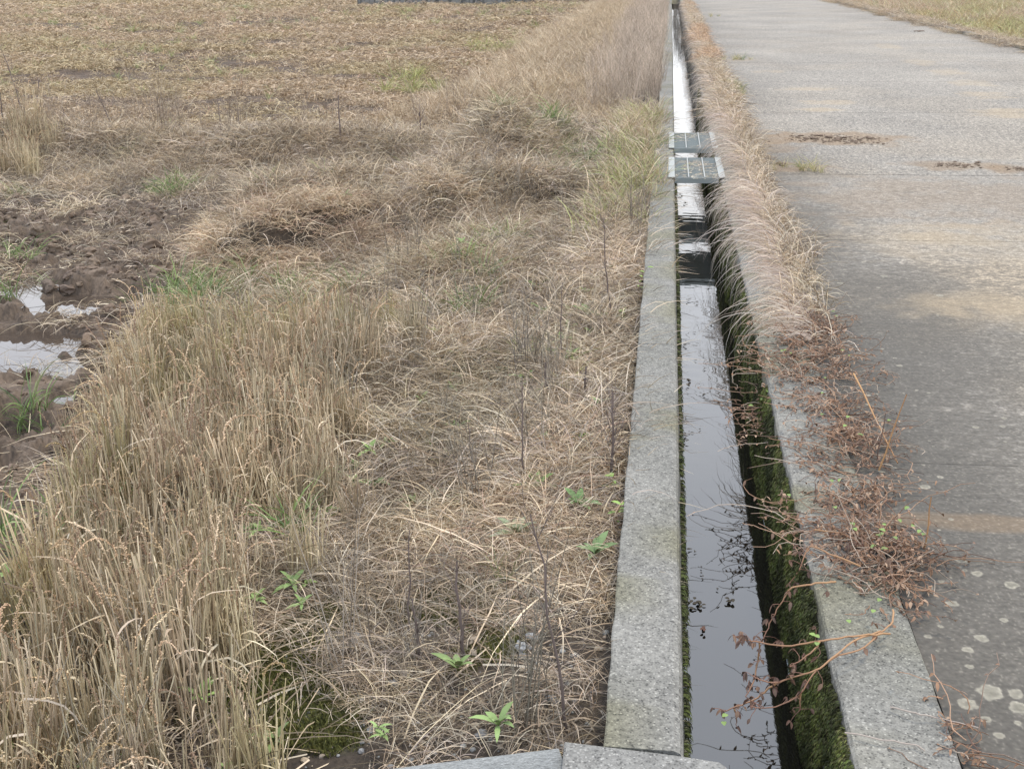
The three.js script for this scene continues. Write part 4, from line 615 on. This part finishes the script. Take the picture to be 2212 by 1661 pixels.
{ // long runners reaching across the water
  const o = thing('creeper_runner', 'long rusty creeper runners reaching over the moss and the water', 'creeper', [0, 0, 0]), r = rng(950);
  const P = (cx, cy, y) => { const sx = (1600 + cx / 2.304) * 0.86406, sy = (1280 + cy / 2.304) * 0.86406; return at(sx, sy, y); };
  const RUN = [
    [[1440, 700, 0.03], [1250, 715, 0.05], [1040, 745, 0.06], [830, 770, 0.04], [690, 750, 0.02], [600, 735, 0.03], [545, 712, 0.05]], [[1390, 690, 0.03], [1240, 740, 0.05], [1100, 850, 0.06], [1000, 920, 0.05], [890, 945, 0.03], [790, 985, 0], [690, 965, -0.01], [650, 945, -0.01]],
    [[1460, 560, 0.02], [1450, 640, 0.03], [1390, 690, 0.03], [1280, 790, 0.04], [1110, 845, 0.05], [990, 950, 0.02], [930, 1040, -0.01], [765, 1125, -0.04], [640, 1118, -0.04]], [[790, 985, 0], [720, 1035, -0.03], [650, 1085, -0.05], [545, 1125, -0.06], [490, 1150, -0.07]],
    [[1130, 400, 0.06], [990, 415, 0.07], [870, 440, 0.06], [830, 500, 0.03], [760, 620, -0.02], [710, 745, -0.06]], [[1270, 310, 0.05], [1090, 240, 0.08], [980, 200, 0.07], [920, 330, 0.02], [850, 430, -0.04]], [[1040, 745, 0.06], [1000, 800, 0.05], [870, 890, 0.02]], [[690, 750, 0.02], [680, 870, -0.05], [640, 1010, -0.09], [610, 1060, -0.1]], [[545, 1130, -0.06], [560, 1210, -0.1]], [[930, 1040, -0.01], [920, 1150, -0.06]],
    [[1000, 100, 0.04], [1180, 130, 0.04], [1290, 200, 0.05]], [[1440, 1120, 0.01], [1600, 1160, 0.02], [1740, 1190, 0.01], [1960, 1245, 0.01]], [[1180, 1270, 0.01], [1400, 1310, 0.015], [1580, 1340, 0.01], [1640, 1370, 0.01]],
  ];
  const tips = [];
  for (const run of RUN) { const cv = new THREE.CatmullRomCurve3(run.map((p) => V(...P(...p)))), n = run.length * 4, pts = cv.getPoints(n).map((q) => [q.x + (r() - 0.5) * 0.003, q.y + (r() - 0.5) * 0.003, q.z + (r() - 0.5) * 0.003]), t = new Tuft(), pale = run[0][0] > 1400 && run[0][1] > 1000 || run[0][1] > 1200; t.stem(pts, pale ? 0.0016 : 0.0026, 0.0013, pale ? [0.4, 0.33, 0.27] : [0.4, 0.23, 0.11], pale ? [0.4, 0.33, 0.27] : [0.24, 0.12, 0.075], 6); mesh('runner', t.build(), M.blade, o); if (!pale) tips.push(pts); }
  const lf = new Tuft(), twig = new Tuft();
  for (const pts of tips) { const n = pts.length; for (let k = 3; k < n; k++) { const end = k > n * 0.65 ? 1.3 : 0.32; if (r() < end * 0.55) { const q = pts[k], a = r() * 6.283, p = arc(r, q, a, r() * 1.2 - 0.4, 0.012 + r() * 0.03, 0.8, 3, 0.6); twig.stem(p, 0.0012, 0.0007, [0.2, 0.1, 0.065]); for (let j = 0; j < 1 + end; j++) { const b = r() * 6.283; lf.leaf(p[3], [Math.cos(b), -0.5 - r() * 0.6, Math.sin(b)], 0.009 + r() * 0.011, 0.006 + r() * 0.006, vary(r, pick(r, [[0.15, 0.07, 0.05], [0.1, 0.05, 0.04], [0.22, 0.12, 0.08]]), 0.4), [r() - 0.5, 0.6, r() - 0.5], 0.4); } } } }
  mesh('twigs', twig.build(), M.blade, o); mesh('dry_leaves', lf.build(), M.blade, o);
  for (const [cx, cy, y] of [[1010, 715, 0.07], [1035, 725, 0.07], [1020, 770, 0.06], [475, 1180, -0.06], [480, 1205, -0.07], [1390, 500, 0.04], [1210, 640, 0.04], [1340, 580, 0.04]]) { const t = new Tuft(), a = r() * 6.283; t.leaf([0, 0, 0], [Math.cos(a), 0.2, Math.sin(a)], 0.018, 0.013, vary(r, [0.2, 0.29, 0.075], 0.3), [0, 1, 0.1], 0.2); tag(mesh('green_leaf', t.build(), M.blade, o), 'fresh green leaf').position.set(...P(cx, cy, y)); }
}
{ // upright orange stems beside the kerb
  const S = [[1842, 840, 1940, 1000, 0.004, 'thick orange dry stem lying slanted across the creeper'], [1900, 1010, 1938, 850, 0.003, 'orange dry stem rising to the right of the mid creeper'], [1998, 1180, 2000, 1068, 0.0028, 'orange dry stem rising from the nearest creeper'], [1895, 990, 1905, 890, 0.002, 'thin dark stem rising beside the mid creeper']];
  S.forEach(([bx, by, tx, ty, rad, label], k) => { const a = at(bx, by, 0.01), t = new Tuft(), r = rng(970 + k); let pts; if (k === 0) { const b = at(tx, ty, 0.01); pts = [0, 1, 2, 3, 4].map((i) => [lerp(0, b[0] - a[0], i / 4), 0.07 * (1 - i / 4) + 0.01 * r(), lerp(0, b[2] - a[2], i / 4)]); } else { const d = Math.hypot(a[0], 1.6, a[2]), H = ((by - ty) / 2600) * d * 1.05, L = ((tx - bx) / 2600) * d; pts = [0, 1, 2, 3, 4].map((i) => [L * (i / 4) + (r() - 0.5) * 0.006, H * (i / 4), (r() - 0.5) * 0.006]); } t.stem(pts, rad, rad * 0.6, k === 3 ? [0.12, 0.07, 0.05] : [0.42, 0.24, 0.1], k === 3 ? [0.12, 0.07, 0.05] : [0.34, 0.18, 0.08], 6); const m = mesh('dry_stem', t.build(), M.blade); m.position.set(a[0], 0, a[2]); tag(m, label, 'dry stem'); });
}

// ------------------------------------------------------------ on the water, and small plants by the left kerb
const FLOAT = [[1484, 826, 0.026, 'brown crumpled leaf cluster floating near the left wall level with the creeper'], [1487, 836, 0.016], [1523, 856, 0.016], [1525, 798, 0.014], [1519, 852, 0.013], [1480, 748, 0.02], [1545, 760, 0.014], [1512, 930, 0.012], [1480, 905, 0.012], [1482, 945, 0.016], [1478, 955, 0.018], [1490, 935, 0.014], [1520, 770, 0.012], [1500, 780, 0.012], [1485, 1310, 0.02, 'dark crumpled leaf floating by the left wall below the calm stretch'], [1505, 1303, 0.02], [1510, 1310, 0.017], [1578, 1302, 0.022, 'curled dark leaf floating alone in mid channel'], [1517, 1363, 0.017, 'reddish brown leaf floating alone near the left wall'], [1510, 1240, 0.009], [1545, 1275, 0.01], [1483, 1190, 0.014], [1500, 1195, 0.009], [1515, 1230, 0.009], [1520, 1250, 0.009], [1560, 880, 0.014], [1536, 700, 0.016], [1500, 720, 0.014], [1486, 650, 0.018], [1530, 620, 0.02], [1495, 470, 0.03], [1476, 440, 0.03], [1472, 425, 0.03], [1480, 560, 0.02]];
FLOAT.forEach(([px, py, R, label], k) => {
  const p = at(px, py, WATER), t = new Tuft(), r = rng(1000 + k), n = R > 0.015 ? 4 : 2; if (p[0] < 0.105) p[0] = 0.11; if (p[0] > 0.4) p[0] = 0.39;
  for (let i = 0; i < n; i++) { const a = r() * 6.283; t.leaf([(r() - 0.5) * R, 0.003 + 0.003 * i, (r() - 0.5) * R], [Math.cos(a), 0.15, Math.sin(a)], R * (0.8 + r() * 0.6), R * 0.6, k === 18 ? [0.14, 0.06, 0.05] : [0.05, 0.035, 0.03], [0, 1, 0.05], 0.1); }
  const m = mesh('floating_leaf', t.build(), M.blade); m.position.set(p[0], WATER + 0.001, p[2]); tag(m, label || 'small dark dead leaf floating on the channel water', 'leaf', 'leaves floating on the channel');
});
const SPROUT = [[1383, 625, 'red stemmed green sprout growing out beside the far left kerb', 0.16], [1318, 1050, 'small bright green sprout beside the left kerb, upper of two', 0.08], [1340, 1125, 'small green sprout with red stem beside the left kerb, lower of two', 0.09]];
SPROUT.forEach(([px, py, label, H], k) => { const [x, , z] = at(px, py, -0.08), xx = Math.min(x, -0.13), o = thing('sprout', label, 'sprout', [xx, height(xx, z), z], 'sprouts beside the left kerb'), r = rng(1100 + k); const t = new Tuft(), p = arc(r, [0, 0, 0], 0.5, 1.4, H, 0.3, 5, 0.2); t.stem(p, 0.002, 0.001, [0.3, 0.1, 0.06], [0.3, 0.2, 0.08], 5); mesh('stem', t.build(), M.blade, o); for (let i = 0; i < 7; i++) { const l = new Tuft(), a = r() * 6.283; l.leaf(p[1 + ((r() * 5) | 0)], [Math.cos(a), 0.4, Math.sin(a)], 0.025 + r() * 0.02, 0.014, vary(r, [0.26, 0.38, 0.09], 0.3), [0, 1, 0.1], 0.3); mesh('leaf', l.build(), M.blade, o); } });

renderer.render(scene, camera);
